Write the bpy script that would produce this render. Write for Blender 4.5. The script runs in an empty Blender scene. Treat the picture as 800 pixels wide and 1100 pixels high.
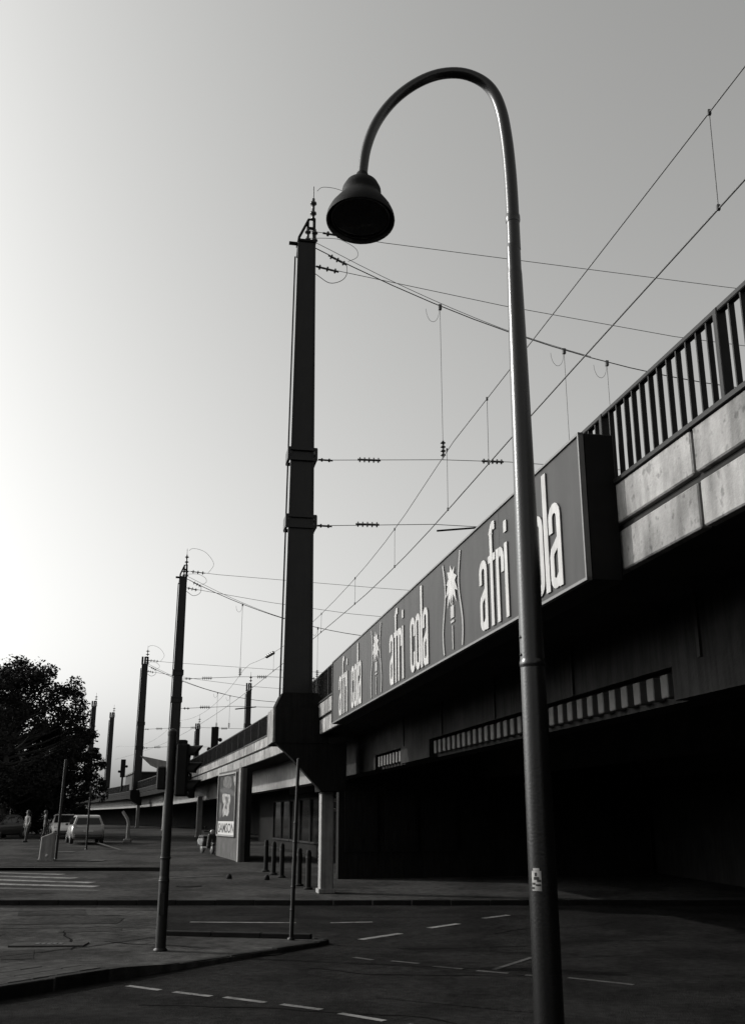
import bpy, bmesh, math, random
from mathutils import Vector, Matrix
random.seed(7)
R = math.radians
scene = bpy.context.scene
COL = scene.collection

# ------------------------------------------------------------------ camera
cam_d = bpy.data.cameras.new('camera'); cam = bpy.data.objects.new('camera', cam_d); COL.objects.link(cam)
cam.location = (0, 0, 2.3); cam.rotation_euler = (R(90 + 16.9), 0, 0)
cam_d.sensor_fit = 'VERTICAL'; cam_d.sensor_height = 36.0
cam_d.lens = 36.0 * 1082.0 / 1100.0
cam_d.clip_start = 0.05; cam_d.clip_end = 3000
scene.camera = cam

# ------------------------------------------------------------------ sky and sun
SUN_AZ, SUN_EL = -74.0, 26.0          # degrees, azimuth from +Y, negative = to the left
w = bpy.data.worlds.new('World'); scene.world = w; w.use_nodes = True
nt = w.node_tree; nt.nodes.clear()
sky = nt.nodes.new('ShaderNodeTexSky'); sky.sky_type = 'NISHITA'; sky.sun_disc = False
sky.sun_elevation = R(SUN_EL); sky.sun_rotation = R(SUN_AZ)
sky.altitude = 100; sky.air_density = 1.6; sky.dust_density = 5.0; sky.ozone_density = 1.0
sep = nt.nodes.new('ShaderNodeSeparateColor')
m1 = nt.nodes.new('ShaderNodeMath'); m1.operation = 'MULTIPLY'; m1.inputs[1].default_value = 0.5
m2 = nt.nodes.new('ShaderNodeMath'); m2.operation = 'MULTIPLY_ADD'; m2.inputs[1].default_value = 0.5
tint = nt.nodes.new('ShaderNodeCombineColor')
bg = nt.nodes.new('ShaderNodeBackground'); bg.inputs['Strength'].default_value = 0.14
wo = nt.nodes.new('ShaderNodeOutputWorld')
L = nt.links.new
L(sky.outputs[0], sep.inputs[0]); L(sep.outputs[0], m1.inputs[0])
L(sep.outputs[1], m2.inputs[0]); L(m1.outputs[0], m2.inputs[2])      # black-and-white film: red-weighted grey
for i, t_ in enumerate((1.0, 1.0, 0.98)):                            # slightly warm print tone
    mm_ = nt.nodes.new('ShaderNodeMath'); mm_.operation = 'MULTIPLY'; mm_.inputs[1].default_value = t_; L(m2.outputs[0], mm_.inputs[0]); L(mm_.outputs[0], tint.inputs[i])
L(tint.outputs[0], bg.inputs['Color']); L(bg.outputs[0], wo.inputs['Surface'])
sun_d = bpy.data.lights.new('sun', 'SUN'); sun_d.energy = 2.2; sun_d.angle = R(0.6); sun_d.color = (1.0, 0.985, 0.96)
sun = bpy.data.objects.new('sun', sun_d); COL.objects.link(sun)
sd = Vector((math.sin(R(SUN_AZ))*math.cos(R(SUN_EL)), math.cos(R(SUN_AZ))*math.cos(R(SUN_EL)), math.sin(R(SUN_EL))))
sun.rotation_euler = (-sd).to_track_quat('-Z', 'Y').to_euler(); sun.location = sd*60
vs = scene.view_settings
vs.view_transform = 'Standard'; vs.look = 'None'; vs.exposure = 0.65; vs.gamma = 1.0; vs.use_curve_mapping = False

# ------------------------------------------------------------------ materials (monochrome, procedural)
def mat(name, base, rough=0.8, var=0.25, scale=6.0, bump=0.0, bscale=60.0, metallic=0.0, streak=0.0, spec=0.5, coord='Object', blotch=0.0, speck=0.0, rand=False, sscale=(5, 5, 0.5)):
    m = bpy.data.materials.new(name); m.use_nodes = True
    n = m.node_tree; n.nodes.clear(); k = n.links.new
    out = n.nodes.new('ShaderNodeOutputMaterial'); p = n.nodes.new('ShaderNodeBsdfPrincipled')
    k(p.outputs[0], out.inputs[0])
    tc = n.nodes.new('ShaderNodeTexCoord')
    class _T: outputs = {coord: tc.outputs[coord], 'Object': tc.outputs['Object']}
    if rand:
        oi = n.nodes.new('ShaderNodeObjectInfo'); sc_ = n.nodes.new('ShaderNodeVectorMath'); sc_.operation = 'SCALE'; sc_.inputs[0].default_value = (37, 53, 29); k(oi.outputs['Random'], sc_.inputs['Scale'])
        ad = n.nodes.new('ShaderNodeVectorMath'); ad.operation = 'ADD'; k(tc.outputs[coord], ad.inputs[0]); k(sc_.outputs[0], ad.inputs[1]); _T.outputs = {coord: ad.outputs[0], 'Object': ad.outputs[0]}
    tc = _T
    nz = n.nodes.new('ShaderNodeTexNoise'); nz.inputs['Scale'].default_value = scale; nz.inputs['Detail'].default_value = 8; nz.inputs['Roughness'].default_value = 0.65
    k(tc.outputs[coord], nz.inputs['Vector'])
    mr = n.nodes.new('ShaderNodeMapRange'); mr.inputs[1].default_value = 0.3; mr.inputs[2].default_value = 0.7
    mr.inputs[3].default_value = base*(1-var); mr.inputs[4].default_value = base*(1+var)
    k(nz.outputs[0], mr.inputs[0]); val = mr.outputs[0]
    def mul(val, tex_out, a, b, lo, hi):
        r = n.nodes.new('ShaderNodeMapRange'); r.inputs[1].default_value = a; r.inputs[2].default_value = b; r.inputs[3].default_value = lo; r.inputs[4].default_value = hi
        k(tex_out, r.inputs[0]); mu = n.nodes.new('ShaderNodeMath'); mu.operation = 'MULTIPLY'; k(val, mu.inputs[0]); k(r.outputs[0], mu.inputs[1]); return mu.outputs[0]
    if streak:
        mp = n.nodes.new('ShaderNodeMapping'); mp.inputs['Scale'].default_value = sscale; k(tc.outputs['Object' if coord == 'Object' else coord], mp.inputs[0])
        n2 = n.nodes.new('ShaderNodeTexNoise'); n2.inputs['Scale'].default_value = 2.2; n2.inputs['Detail'].default_value = 6; k(mp.outputs[0], n2.inputs['Vector'])
        val = mul(val, n2.outputs[0], 0.35, 0.62, 1-streak, 1.0)
    if blotch:
        n3 = n.nodes.new('ShaderNodeTexNoise'); n3.inputs['Scale'].default_value = scale*0.09; n3.inputs['Detail'].default_value = 3; k(tc.outputs[coord], n3.inputs['Vector'])
        val = mul(val, n3.outputs[0], 0.42, 0.56, 1-blotch, 1.0)
    if speck:
        n4 = n.nodes.new('ShaderNodeTexNoise'); n4.inputs['Scale'].default_value = scale*4.0; n4.inputs['Detail'].default_value = 4; k(tc.outputs[coord], n4.inputs['Vector'])
        val = mul(val, n4.outputs[0], 0.58, 0.68, 1.0, 1-speck)
    cc = n.nodes.new('ShaderNodeCombineColor')
    for i, t in enumerate((1.0, 0.985, 0.965)):
        mu = n.nodes.new('ShaderNodeMath'); mu.operation = 'MULTIPLY'; mu.inputs[1].default_value = t; k(val, mu.inputs[0]); k(mu.outputs[0], cc.inputs[i])
    k(cc.outputs[0], p.inputs['Base Color'])
    p.inputs['Roughness'].default_value = rough; p.inputs['Metallic'].default_value = metallic; p.inputs['Specular IOR Level'].default_value = spec
    if bump:
        nb = n.nodes.new('ShaderNodeTexNoise'); nb.inputs['Scale'].default_value = bscale; nb.inputs['Detail'].default_value = 5; k(tc.outputs[coord], nb.inputs['Vector'])
        b = n.nodes.new('ShaderNodeBump'); b.inputs['Strength'].default_value = bump; b.inputs['Distance'].default_value = 0.02
        k(nb.outputs[0], b.inputs['Height']); k(b.outputs[0], p.inputs['Normal'])
    return m

A = {}
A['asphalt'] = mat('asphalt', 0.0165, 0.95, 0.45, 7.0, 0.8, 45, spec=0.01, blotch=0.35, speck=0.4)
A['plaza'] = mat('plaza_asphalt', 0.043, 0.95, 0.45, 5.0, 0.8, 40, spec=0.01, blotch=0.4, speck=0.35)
A['paving'] = mat('pavement', 0.048, 0.95, 0.5, 5.0, 0.8, 40, spec=0.01, blotch=0.42, speck=0.35)
A['slab'] = mat('paving_slab', 0.042, 0.9, 0.3, 4.0, 0.2, 80, spec=0.01)
A['kerb'] = mat('kerb_stone', 0.014, 0.85, 0.3, 5.0, 0.3, 40, spec=0.04)
A['paint'] = mat('road_paint', 0.15, 0.9, 0.45, 4.0, 0.2, 90, speck=0.8, blotch=0.35, spec=0.04)
A['wornpaint'] = mat('worn_road_paint', 0.06, 0.9, 0.4, 6.0, 0.2, 90, speck=0.7, spec=0.04)
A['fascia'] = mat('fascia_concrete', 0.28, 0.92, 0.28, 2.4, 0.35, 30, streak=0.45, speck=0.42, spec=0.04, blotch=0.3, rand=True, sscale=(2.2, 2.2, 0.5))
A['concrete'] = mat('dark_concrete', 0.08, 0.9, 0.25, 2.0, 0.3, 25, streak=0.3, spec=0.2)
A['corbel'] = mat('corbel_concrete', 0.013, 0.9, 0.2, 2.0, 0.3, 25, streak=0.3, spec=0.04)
A['girder'] = mat('shaded_girder_concrete', 0.026, 0.9, 0.3, 1.6, 0.3, 25, streak=0.35, spec=0.04)
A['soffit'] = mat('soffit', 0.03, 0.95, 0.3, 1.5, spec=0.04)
A['paleblock'] = mat('pale_block', 0.1, 0.85, 0.15, 5.0, 0.1, 30, spec=0.04)
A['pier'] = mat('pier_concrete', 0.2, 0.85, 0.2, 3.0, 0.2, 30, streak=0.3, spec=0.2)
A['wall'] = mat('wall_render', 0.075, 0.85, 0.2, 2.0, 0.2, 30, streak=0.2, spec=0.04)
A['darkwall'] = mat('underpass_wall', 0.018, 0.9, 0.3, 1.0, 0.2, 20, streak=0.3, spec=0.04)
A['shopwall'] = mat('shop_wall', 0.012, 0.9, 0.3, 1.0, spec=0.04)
A['rail'] = mat('railing_paint', 0.012, 0.6, 0.3, 8.0, 0.1, 60, spec=0.15)
A['mast'] = mat('mast_paint', 0.008, 0.36, 0.25, 3.0, 0.15, 40, streak=0.25, spec=0.25)
A['metal'] = mat('dark_metal', 0.012, 0.75, 0.3, 10.0, spec=0.1)
A['wire'] = mat('wire', 0.05, 0.55, 0.1, 10.0)
A['insul'] = mat('insulator', 0.03, 0.3, 0.1, 10.0)
A['lamp'] = mat('lamp_post_paint', 0.007, 0.27, 0.25, 9.0, 0.06, 70, spec=0.45)
A['shade'] = mat('lamp_shade_paint', 0.007, 0.7, 0.25, 9.0, 0.05, 60, spec=0.12)
A['shadein'] = mat('lamp_reflector', 0.02, 0.4, 0.2, 9.0)
A['glass'] = mat('lamp_glass', 0.10, 0.15, 0.1, 9.0)
A['signface'] = mat('sign_face', 0.043, 0.5, 0.16, 1.4, 0.05, 8, streak=0.24, spec=0.12, blotch=0.22, speck=0.12, rand=True, sscale=(2.5, 2.5, 0.35))
A['signbox'] = mat('sign_case', 0.006, 0.6, 0.2, 4.0, spec=0.1)
A['signtrim'] = mat('sign_trim', 0.075, 0.4, 0.15, 6.0)
A['letter'] = mat('sign_letter', 0.34, 0.5, 0.12, 3.0, spec=0.15, streak=0.2, rand=True)
A['line'] = mat('sign_line', 0.24, 0.5, 0.06, 3.0, spec=0.3)
A['signal'] = mat('signal_housing', 0.006, 0.6, 0.2, 9.0, spec=0.12)
A['palem'] = mat('pale_metal', 0.14, 0.5, 0.2, 9.0)
A['post'] = mat('galvanised_post', 0.013, 0.5, 0.25, 12.0, 0.05, 60, spec=0.2)
A['bark'] = mat('bark', 0.05, 0.95, 0.35, 9.0, 0.6, 20)
A['leafA'] = mat('leaf', 0.016, 0.8, 0.35, 1.2, coord='Generated', spec=0.05)
A['carpaint'] = mat('car_paint', 0.22, 0.28, 0.05, 3.0, metallic=0.25)
A['carwhite'] = mat('white_car_paint', 0.62, 0.28, 0.05, 3.0)
A['cardark'] = mat('dark_car_paint', 0.04, 0.25, 0.1, 3.0)
A['window'] = mat('dark_glass', 0.012, 0.08, 0.1, 3.0)
A['rubber'] = mat('rubber', 0.015, 0.85, 0.2, 9.0)
A['lens'] = mat('lens', 0.35, 0.15, 0.1, 9.0)
A['skin'] = mat('skin', 0.16, 0.6, 0.1, 6.0)
A['shirt'] = mat('pale_shirt', 0.2, 0.9, 0.1, 12.0)
A['cloth'] = mat('dark_cloth', 0.03, 0.9, 0.2, 12.0)
A['hair'] = mat('hair', 0.02, 0.7, 0.2, 20.0)
A['facade'] = mat('facade', 0.1, 0.9, 0.15, 1.0, streak=0.2)
A['roof'] = mat('roof', 0.06, 0.9, 0.2, 1.0)
A['p_dark'] = mat('poster_dark', 0.02, 0.5, 0.7, 4.0, spec=0.1)
A['p_mid'] = mat('poster_mid', 0.07, 0.5, 0.7, 4.0, spec=0.1)
A['p_pale'] = mat('poster_pale', 0.2, 0.5, 0.7, 4.0, spec=0.1)
A['p_white'] = mat('poster_white', 0.38, 0.4, 0.05, 2.0)
A['patch'] = mat('repair_asphalt', 0.034, 0.95, 0.4, 6.0, 0.8, 45, spec=0.01, blotch=0.3, speck=0.3)
A['tar'] = mat('tar_seam', 0.006, 0.95, 0.3, 6.0, spec=0.01)
A['iron'] = mat('cast_iron', 0.016, 0.9, 0.4, 12.0, 0.3, 30, spec=0.02)
A['tube'] = mat('lamp_tube', 0.45, 0.5, 0.1, 2.0)

# ------------------------------------------------------------------ mesh helpers
def smooth(pts, k=5):
    pts = [Vector(p) for p in pts]; out = []
    for i in range(len(pts)-1):
        a = pts[max(i-1, 0)]; b = pts[i]; c = pts[i+1]; d = pts[min(i+2, len(pts)-1)]
        for j in range(k):
            t = j/k; out.append(.5*((2*b)+(-a+c)*t+(2*a-5*b+4*c-d)*t*t+(-a+3*b-3*c+d)*t**3))
    return out+[pts[-1]]
def hard(prof, e=.004):
    """holding loops at both ends of long profile segments, so that steps do not smear their shading"""
    out = []
    for (r0, z0), (r1, z1) in zip(prof[:-1], prof[1:]):
        out.append((r0, z0)); d = math.hypot(r1-r0, z1-z0)
        if d > .05:
            for t in (e/d, 1-e/d): out.append((r0+(r1-r0)*t, z0+(z1-z0)*t))
    return out+[prof[-1]]
class MB:
    def __init__(s): s.v = []; s.f = []; s.sm = []
    def add(s, vs_, fs_, smooth=False):
        o = len(s.v); s.v += [tuple(q) for q in vs_]
        for f in fs_: s.f.append([i+o for i in f]); s.sm.append(smooth)
        return s
    def box(s, c, d, rz=0.0, taper=1.0, shift=(0, 0)):
        x, y, z = d[0]/2, d[1]/2, d[2]/2; ca, sa = math.cos(rz), math.sin(rz); P = []
        for k in (-1, 1):
            t = taper if k > 0 else 1.0; ox, oy = shift if k > 0 else (0, 0)
            for (a, b) in ((-1, -1), (1, -1), (1, 1), (-1, 1)):
                px, py = a*x*t+ox, b*y*t+oy
                P.append((c[0]+px*ca-py*sa, c[1]+px*sa+py*ca, c[2]+k*z))
        return s.add(P, [(3, 2, 1, 0), (4, 5, 6, 7), (0, 1, 5, 4), (1, 2, 6, 5), (2, 3, 7, 6), (3, 0, 4, 7)])
    def tube(s, pts, r, n=8, cap=True):
        pts = [Vector(p) for p in pts]; rs = r if isinstance(r, (list, tuple)) else [r]*len(pts)
        t0 = (pts[1]-pts[0]).normalized(); up = Vector((0, 0, 1)) if abs(t0.z) < 0.9 else Vector((0, 1, 0))
        u = t0.cross(up).normalized(); V = []; F = []
        for i, p in enumerate(pts):
            t = (pts[min(i+1, len(pts)-1)]-pts[max(i-1, 0)]).normalized()
            u = (u - t*u.dot(t)).normalized(); b = t.cross(u)
            for k in range(n):
                a = 2*math.pi*k/n; V.append(p + (u*math.cos(a)+b*math.sin(a))*rs[i])
        for i in range(len(pts)-1):
            for k in range(n): F.append((i*n+k, i*n+(k+1) % n, (i+1)*n+(k+1) % n, (i+1)*n+k))
        s.add(V, F, True)
        if cap:
            m = len(pts)-1
            s.add(V[:n], [tuple(reversed(range(n)))]); s.add(V[m*n:], [tuple(range(n))])
        return s
    def lathe(s, prof, c=(0, 0, 0), n=24, axis='Z', smooth=True):
        V = []; F = []
        for (r, z) in prof:
            for k in range(n):
                a = 2*math.pi*k/n; q = (r*math.cos(a), r*math.sin(a), z)
                if axis == 'X': q = (q[2], q[0], q[1])
                if axis == 'Y': q = (q[0], q[2], q[1])
                V.append((q[0]+c[0], q[1]+c[1], q[2]+c[2]))
        for i in range(len(prof)-1):
            for k in range(n): F.append((i*n+k, i*n+(k+1) % n, (i+1)*n+(k+1) % n, (i+1)*n+k))
        return s.add(V, F, smooth)
    def prism(s, poly, h0, h1, fn):
        """poly: list of (a,b); fn(a,b,h)->xyz"""
        n = len(poly); V = [fn(a, b, h0) for a, b in poly]+[fn(a, b, h1) for a, b in poly]
        F = [tuple(reversed(range(n))), tuple(range(n, 2*n))]+[(i, (i+1) % n, n+(i+1) % n, n+i) for i in range(n)]
        return s.add(V, F)
    def mesh(s, name, m, bevel=0.0):
        me = bpy.data.meshes.new(name); me.from_pydata(s.v, [], s.f)
        me.polygons.foreach_set('use_smooth', s.sm); me.validate()
        bm = bmesh.new(); bm.from_mesh(me); bmesh.ops.recalc_face_normals(bm, faces=bm.faces)
        if bevel: bmesh.ops.bevel(bm, geom=bm.edges[:], offset=bevel, segments=1, affect='EDGES')
        bm.to_mesh(me); bm.free(); me.materials.append(m); return me
    def build(s, name, m, parent=None, loc=(0, 0, 0), rz=0.0, bevel=0.0): return link(name, s.mesh(name, m, bevel), parent, loc, rz)

def link(name, me, parent=None, loc=(0, 0, 0), rz=0.0):
    o = bpy.data.objects.new(name, me); COL.objects.link(o); o.parent = parent; o.location = loc; o.rotation_euler = (0, 0, rz); return o
def tag(o, label=None, cat=None, group=None, kind=None):
    if label: o['label'] = label
    if cat: o['category'] = cat
    if group: o['group'] = group
    if kind: o['kind'] = kind
    return o
def thing(name, label, cat, loc=(0, 0, 0), rz=0.0, group=None): return tag(link(name, None, None, loc, rz), label, cat, group)

# ------------------------------------------------------------------ ground profile and viaduct path
KY = 27.5     # the long kerb across the street
def interp(x, xs, ys):
    if x <= xs[0]: return ys[0]
    for i in range(len(xs)-1):
        if x <= xs[i+1]: return ys[i]+(ys[i+1]-ys[i])*(x-xs[i])/(xs[i+1]-xs[i])
    return ys[-1]
def zg(y): return interp(y, [14, KY], [0, .17]) if y < KY else interp(y, [KY, 60, 100, 400], [.29, .95, 1.2, 1.5])

A0 = R(-11.1068)
HS = [28, 40, 73, 118, 165, 230]; HA = [11.1068, 14.4, 15.4, 18.5, 25, 40]
def head(s): return R(-interp(s, HS, HA))
_path = {}
def _mk():
    x, y = 4.0*math.cos(A0), -4.0*math.sin(A0)
    P = [(x, y)]
    for i in range(0, 4800):
        h = head((i+.5)*.05); x += math.sin(h)*.05; y += math.cos(h)*.05; P.append((x, y))
    return P
PATH = _mk()
def PT(s, L, z):
    """point at distance s along the viaduct, L metres to the right of the camera line (edge is L=4)"""
    h = head(s)
    if s < 0: x = 4*math.cos(A0)+math.sin(A0)*s; y = -4*math.sin(A0)+math.cos(A0)*s
    else:
        i = min(int(s/.05), len(PATH)-2); f = s/.05-i
        x = PATH[i][0]*(1-f)+PATH[i+1][0]*f; y = PATH[i][1]*(1-f)+PATH[i+1][1]*f
    return (x+math.cos(h)*(L-4), y-math.sin(h)*(L-4), z)
def stations(s0, s1):
    o = [s0]
    if s1 > 28:
        s = max(28.0, s0)
        if s > s0: o.append(s)
        while s+3 < s1: s += 3; o.append(s)
    o.append(s1); return o
def sweep(mb, sec, s0, s1):
    st = stations(s0, s1); n = len(sec); V = []; F = []
    for s in st:
        for (l, z) in sec: V.append(PT(s, l, z))
    for i in range(len(st)-1):
        for k in range(n): F.append((i*n+k, i*n+(k+1) % n, (i+1)*n+(k+1) % n, (i+1)*n+k))
    F.append(tuple(reversed(range(n)))); F.append(tuple(range((len(st)-1)*n, len(st)*n)))
    return mb.add(V, F)

# ------------------------------------------------------------------ ground
def sheet(name, m, x0, x1, ys, dz=0.0, f=None):
    mb = MB(); xs = [x0, x1]; V = []; F = []
    for y in ys:
        for x in xs: V.append((x, y, (f or zg)(y)+dz))
    for j in range(len(ys)-1): F.append((2*j, 2*j+1, 2*j+3, 2*j+2))
    return tag(mb.add(V, F).build(name, m), kind='structure')
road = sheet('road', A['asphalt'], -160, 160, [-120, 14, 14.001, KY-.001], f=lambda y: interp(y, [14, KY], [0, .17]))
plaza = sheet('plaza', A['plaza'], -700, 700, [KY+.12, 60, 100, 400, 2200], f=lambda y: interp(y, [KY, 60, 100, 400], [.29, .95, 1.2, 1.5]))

def stone_row(parent, pts, width, height, side, m, ln=1.0, down=.1, name='kerb_stone', gap=.012, zf=zg):
    """kerb stones along a polyline, each its own piece"""
    n_ = 0
    for a, b in zip(pts[:-1], pts[1:]):
        a = Vector(a); b = Vector(b); d = b-a; T = d.length; k = max(1, round(T/ln)); d.normalize(); nr = Vector((-d.y, d.x))*side
        for i in range(k):
            p = a+d*(T*(i+.5)/k); c = p+nr*width/2; z = zf(p.y)
            me = MB().box((0, 0, (height-down)/2), (T/k-gap, width, height+down)).mesh(name, m, .012)
            o = link(name, me, parent, (c.x, c.y, z+random.uniform(-.004, .004)), math.atan2(d.y, d.x)); n_ += 1
# the long kerb: its front face looks at the camera
zr = lambda y: .17
stone_row(plaza, [(-26, KY), (10, KY)], .12, .125, 1, A['kerb'], 1.0, zf=zr)
stone_row(plaza, [(10, KY), (40, KY)], .12, .125, 1, A['kerb'], 3.0, zf=zr)
stone_row(plaza, [(-80, KY), (-26, KY)], .12, .125, 1, A['kerb'], 6.0, zf=zr)

# raised pavement corner on the left with lowered kerb towards the tip
pv = [(-15.2, -0.5), (-4.95, 14.38), (-3.82, 16.02), (-3.0, 17.1), (-0.98, 19.75), (-0.80, 20.1), (-1.0, 20.42), (-4.10, 21.05), (-5.10, 26.2), (-20, 26.2), (-20, -0.5)]
def hk(x, y):                                  # height of the pavement above the road
    return interp(y, [16.2, 17.4], [.17, .07]) if y < 18 else .07
mb = MB(); bm = bmesh.new()
bvs = [bm.verts.new((x, y, 0)) for x, y in pv]; bm.faces.new(bvs)
for yy in (14, 16.2, 17.4, 20.42):
    bmesh.ops.bisect_plane(bm, geom=bm.verts[:]+bm.edges[:]+bm.faces[:], plane_co=(0, yy, 0), plane_no=(0, 1, 0))
for v in bm.verts: v.co.z = zg(v.co.y)+hk(v.co.x, v.co.y)-.006
ret = bmesh.ops.extrude_face_region(bm, geom=bm.faces[:])
for v in [g for g in ret['geom'] if isinstance(g, bmesh.types.BMVert)]: v.co.z -= .3
bmesh.ops.recalc_face_normals(bm, faces=bm.faces)
me = bpy.data.meshes.new('pavement'); bm.to_mesh(me); bm.free(); me.materials.append(A['paving'])
pavement = tag(link('pavement', me), kind='structure')
stone_row(pavement, [(-9.5, 7.77), (-4.95, 14.38), (-3.82, 16.02)], .15, .172, 1, A['kerb'], 1.0)
stone_row(pavement, [(-3.80, 16.06), (-3.0, 17.12)], .14, .10, 1, A['kerb'], .6)
stone_row(pavement, [(-3.0, 17.14), (-0.98, 19.77)], .14, .076, 1, A['kerb'], 1.0)
stone_row(pavement, [(-.97, 19.79), (-.80, 20.1), (-1.0, 20.42)], .12, .076, 1, A['kerb'], .4)
stone_row(pavement, [(-4.0, 20.75), (-1.15, 20.2)], .16, .15, 1, A['kerb'], 1.0)
# rows of paving slabs beside the kerb
d0 = Vector((4.55, 6.61)).normalized(); n0 = Vector((-d0.y, d0.x)); slab_me = MB().box((0, 0, 0), (.39, .39, .05)).mesh('paving_slab', A['slab'], .008)
for i in range(-6, 26):
    for j in range(3):
        p = Vector((-9.0, 8.5))+d0*(i*.405)+n0*(.37+j*.405)
        if p.y < 2 or p.y > 16.3: continue
        link('paving_slab', slab_me, pavement, (p.x, p.y, zg(p.y)+.166-.018+random.uniform(-.003, .003)), math.atan2(d0.y, d0.x))
# second kerb on the far left
zi = lambda y: interp(y, [KY, 60], [.29, .95])+.11
isl = tag(MB().add([(-60, 37.9, zi(37.9)), (-7.45, 37.9, zi(37.9)), (-10.2, 52, zi(52)), (-60, 52, zi(52))], [(0, 1, 2, 3)]).build('pavement', A['plaza']), kind='structure')
stone_row(isl, [(-30, 38.9), (-13.7, 38.6), (-7.45, 37.8)], .14, .125, 1, A['kerb'], 1.5, zf=lambda y: interp(y, [KY, 60], [.29, .95]))

# painted marks
def mark(name, a, b, wd, m, parent, dz=.006):
    a = Vector(a); b = Vector(b); d = (b-a).normalized(); nr = Vector((-d.y, d.x))*wd/2
    P = []
    for q in (a-nr, b-nr, b+nr, a+nr): P.append((q.x, q.y, zg(q.y)+dz))
    return MB().add(P, [(0, 1, 2, 3)]).build(name, m, parent)
for a, b in [((-3.47, 15.62), (-2.94, 15.27)), ((-2.72, 15.13), (-2.16, 14.80)), ((-1.97, 14.74), (-1.39, 14.36)), ((-1.17, 14.24), (-.64, 13.88)), ((-.40, 13.63), (.14, 13.15)), ((.4, 12.93), (.95, 12.45))]:
    mark('lane_dash', a, b, .11, A['paint'], road)
for a, b in [((-.23, 20.69), (.56, 21.64)), ((1.17, 22.55), (1.85, 23.35)), ((2.50, 24.4), (3.15, 25.1))]: mark('lane_dash', a, b, .16, A['paint'], road)
for a, b in [((-.31, 18.38), (0, 18.08)), ((.31, 17.98), (.75, 17.69)), ((.96, 17.41), (1.41, 17.14)), ((1.61, 16.97), (2.06, 16.71)), ((2.3, 16.55), (2.62, 16.4)), ((2.9, 16.31), (3.72, 15.7))]: mark('lane_dash', a, b, .10, A['wornpaint'], road)
mark('stop_line', (-3.98, 23.66), (-1.66, 23.52), .14, A['paint'], road); mark('stop_line', (-.91, 23.52), (0.0, 23.66), .16, A['paint'], road)
mark('edge_line', (1.88, 17.06), (2.68, 18.38), .09, A['wornpaint'], road)
mark('edge_line', (-7.04, 34.42), (-5.02, 36.0), .22, A['wornpaint'], plaza)
mark('edge_line', (-14.82, 57.23), (-11.79, 49.84), .2, A['wornpaint'], plaza, .13)
mark('lane_dash', (-14.4, 48.3), (-13.5, 48.3), .8, A['wornpaint'], plaza, .13); mark('lane_dash', (-11.1, 41.8), (-10.5, 41.8), 1.0, A['wornpaint'], plaza, .13)
for a, b in [((-15.8, 38.0), (-10.5, 36.2)), ((-15.8, 36.6), (-9.6, 34.6)), ((-15.8, 35.2), (-8.6, 32.9)), ((-15.8, 33.6), (-8.1, 31.5)), ((-15.8, 32.2), (-7.7, 30.2))]:
    mark('crossing_stripe', a, b, .46, A['paint'] if a[1] > 33 else A['wornpaint'], plaza)
for (x, y, sx, sy) in [(-5.75, 19.4, 1.3, .5)]:
    cv = MB().box((0, 0, 0), (sx, sy, .03)).build('cover_frame', A['slab'], pavement, (x, y, zg(y)+.075), .05)
    for k in range(5): MB().box((0, 0, 0), (.07, .18, .02)).build('grille_slot', A['rubber'], cv, (-.2+k*.1, 0, .012))
# asphalt repair patches
for (x, y, sx, sy, rz) in [(-6.6, 23.2, 2.4, 1.1, .1), (-2.6, 26.0, 1.6, 1.0, .05), (-7.4, 25, 1.5, 1.2, .3), (-5.6, 21.6, 1.2, .5, .2), (-7.6, 20.4, .9, 1.4, -.1), (-5.9, 18.2, .5, 1.1, .3), (1.2, 14.6, 2.2, .9, -.5), (3.6, 19.6, 1.4, 2.2, .4)]:
    mb = MB(); c, s_ = math.cos(rz), math.sin(rz); P = []
    for (a, b) in ((-1, -1), (1, -1), (1, 1), (-1, 1)):
        qx, qy = x+a*sx/2*c-b*sy/2*s_, y+a*sx/2*s_+b*sy/2*c; P.append((qx, qy, zg(qy)+(.071 if x < -5 else .004)))
    mb.add(P, [(0, 1, 2, 3)]).build('repair_patch', A['patch'] if x < -5 else A['asphalt'], pavement if x < -5 else road)

def crack(parent, x, y, ang_, n_, seed, dz):
    rn = random.Random(seed); P = []; p_ = Vector((x, y)); a_ = ang_
    for i in range(n_): P.append(p_.copy()); a_ += rn.uniform(-.5, .5); a_ += (ang_-a_)*.3; p_ = p_+Vector((math.cos(a_), math.sin(a_)))*rn.uniform(.15, .4)
    V = []; F = []
    for i, q in enumerate(P):
        d = (P[min(i+1, n_-1)]-P[max(i-1, 0)]).normalized(); w_ = rn.uniform(.012, .026); nr = Vector((-d.y, d.x))*w_
        for u in (q-nr, q+nr): V.append((u.x, u.y, zg(u.y)+dz))
    for i in range(n_-1): F.append((2*i, 2*i+1, 2*i+3, 2*i+2))
    MB().add(V, F).build('tar_seam', A['tar'], parent)
for i, (x, y, a_, n_) in enumerate([(-6.5, 17.6, .6, 14), (-5.2, 18.8, 1.9, 12), (-8.2, 21.8, -.1, 22), (-6.8, 24.4, .2, 16), (-4.9, 19.9, -.3, 10), (-9.4, 24.9, .05, 18)]): crack(pavement, x, y, a_, n_, i, .072)
for i, (x, y, a_, n_) in enumerate([(-3.0, 14.2, -.4, 24), (.6, 19.4, .3, 22), (-1.0, 17.2, -.5, 14), (2.4, 21.6, .5, 16), (-3.4, 25.0, .02, 26)]): crack(road, x, y, a_, n_, 20+i, .005)
for i, (x, y, a_, n_) in enumerate([(-7.0, 30.2, .1, 30), (-5.2, 33.5, .5, 18), (-12, 29.3, 0, 20)]): crack(plaza, x, y, a_, n_, 40+i, .006)
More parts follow.
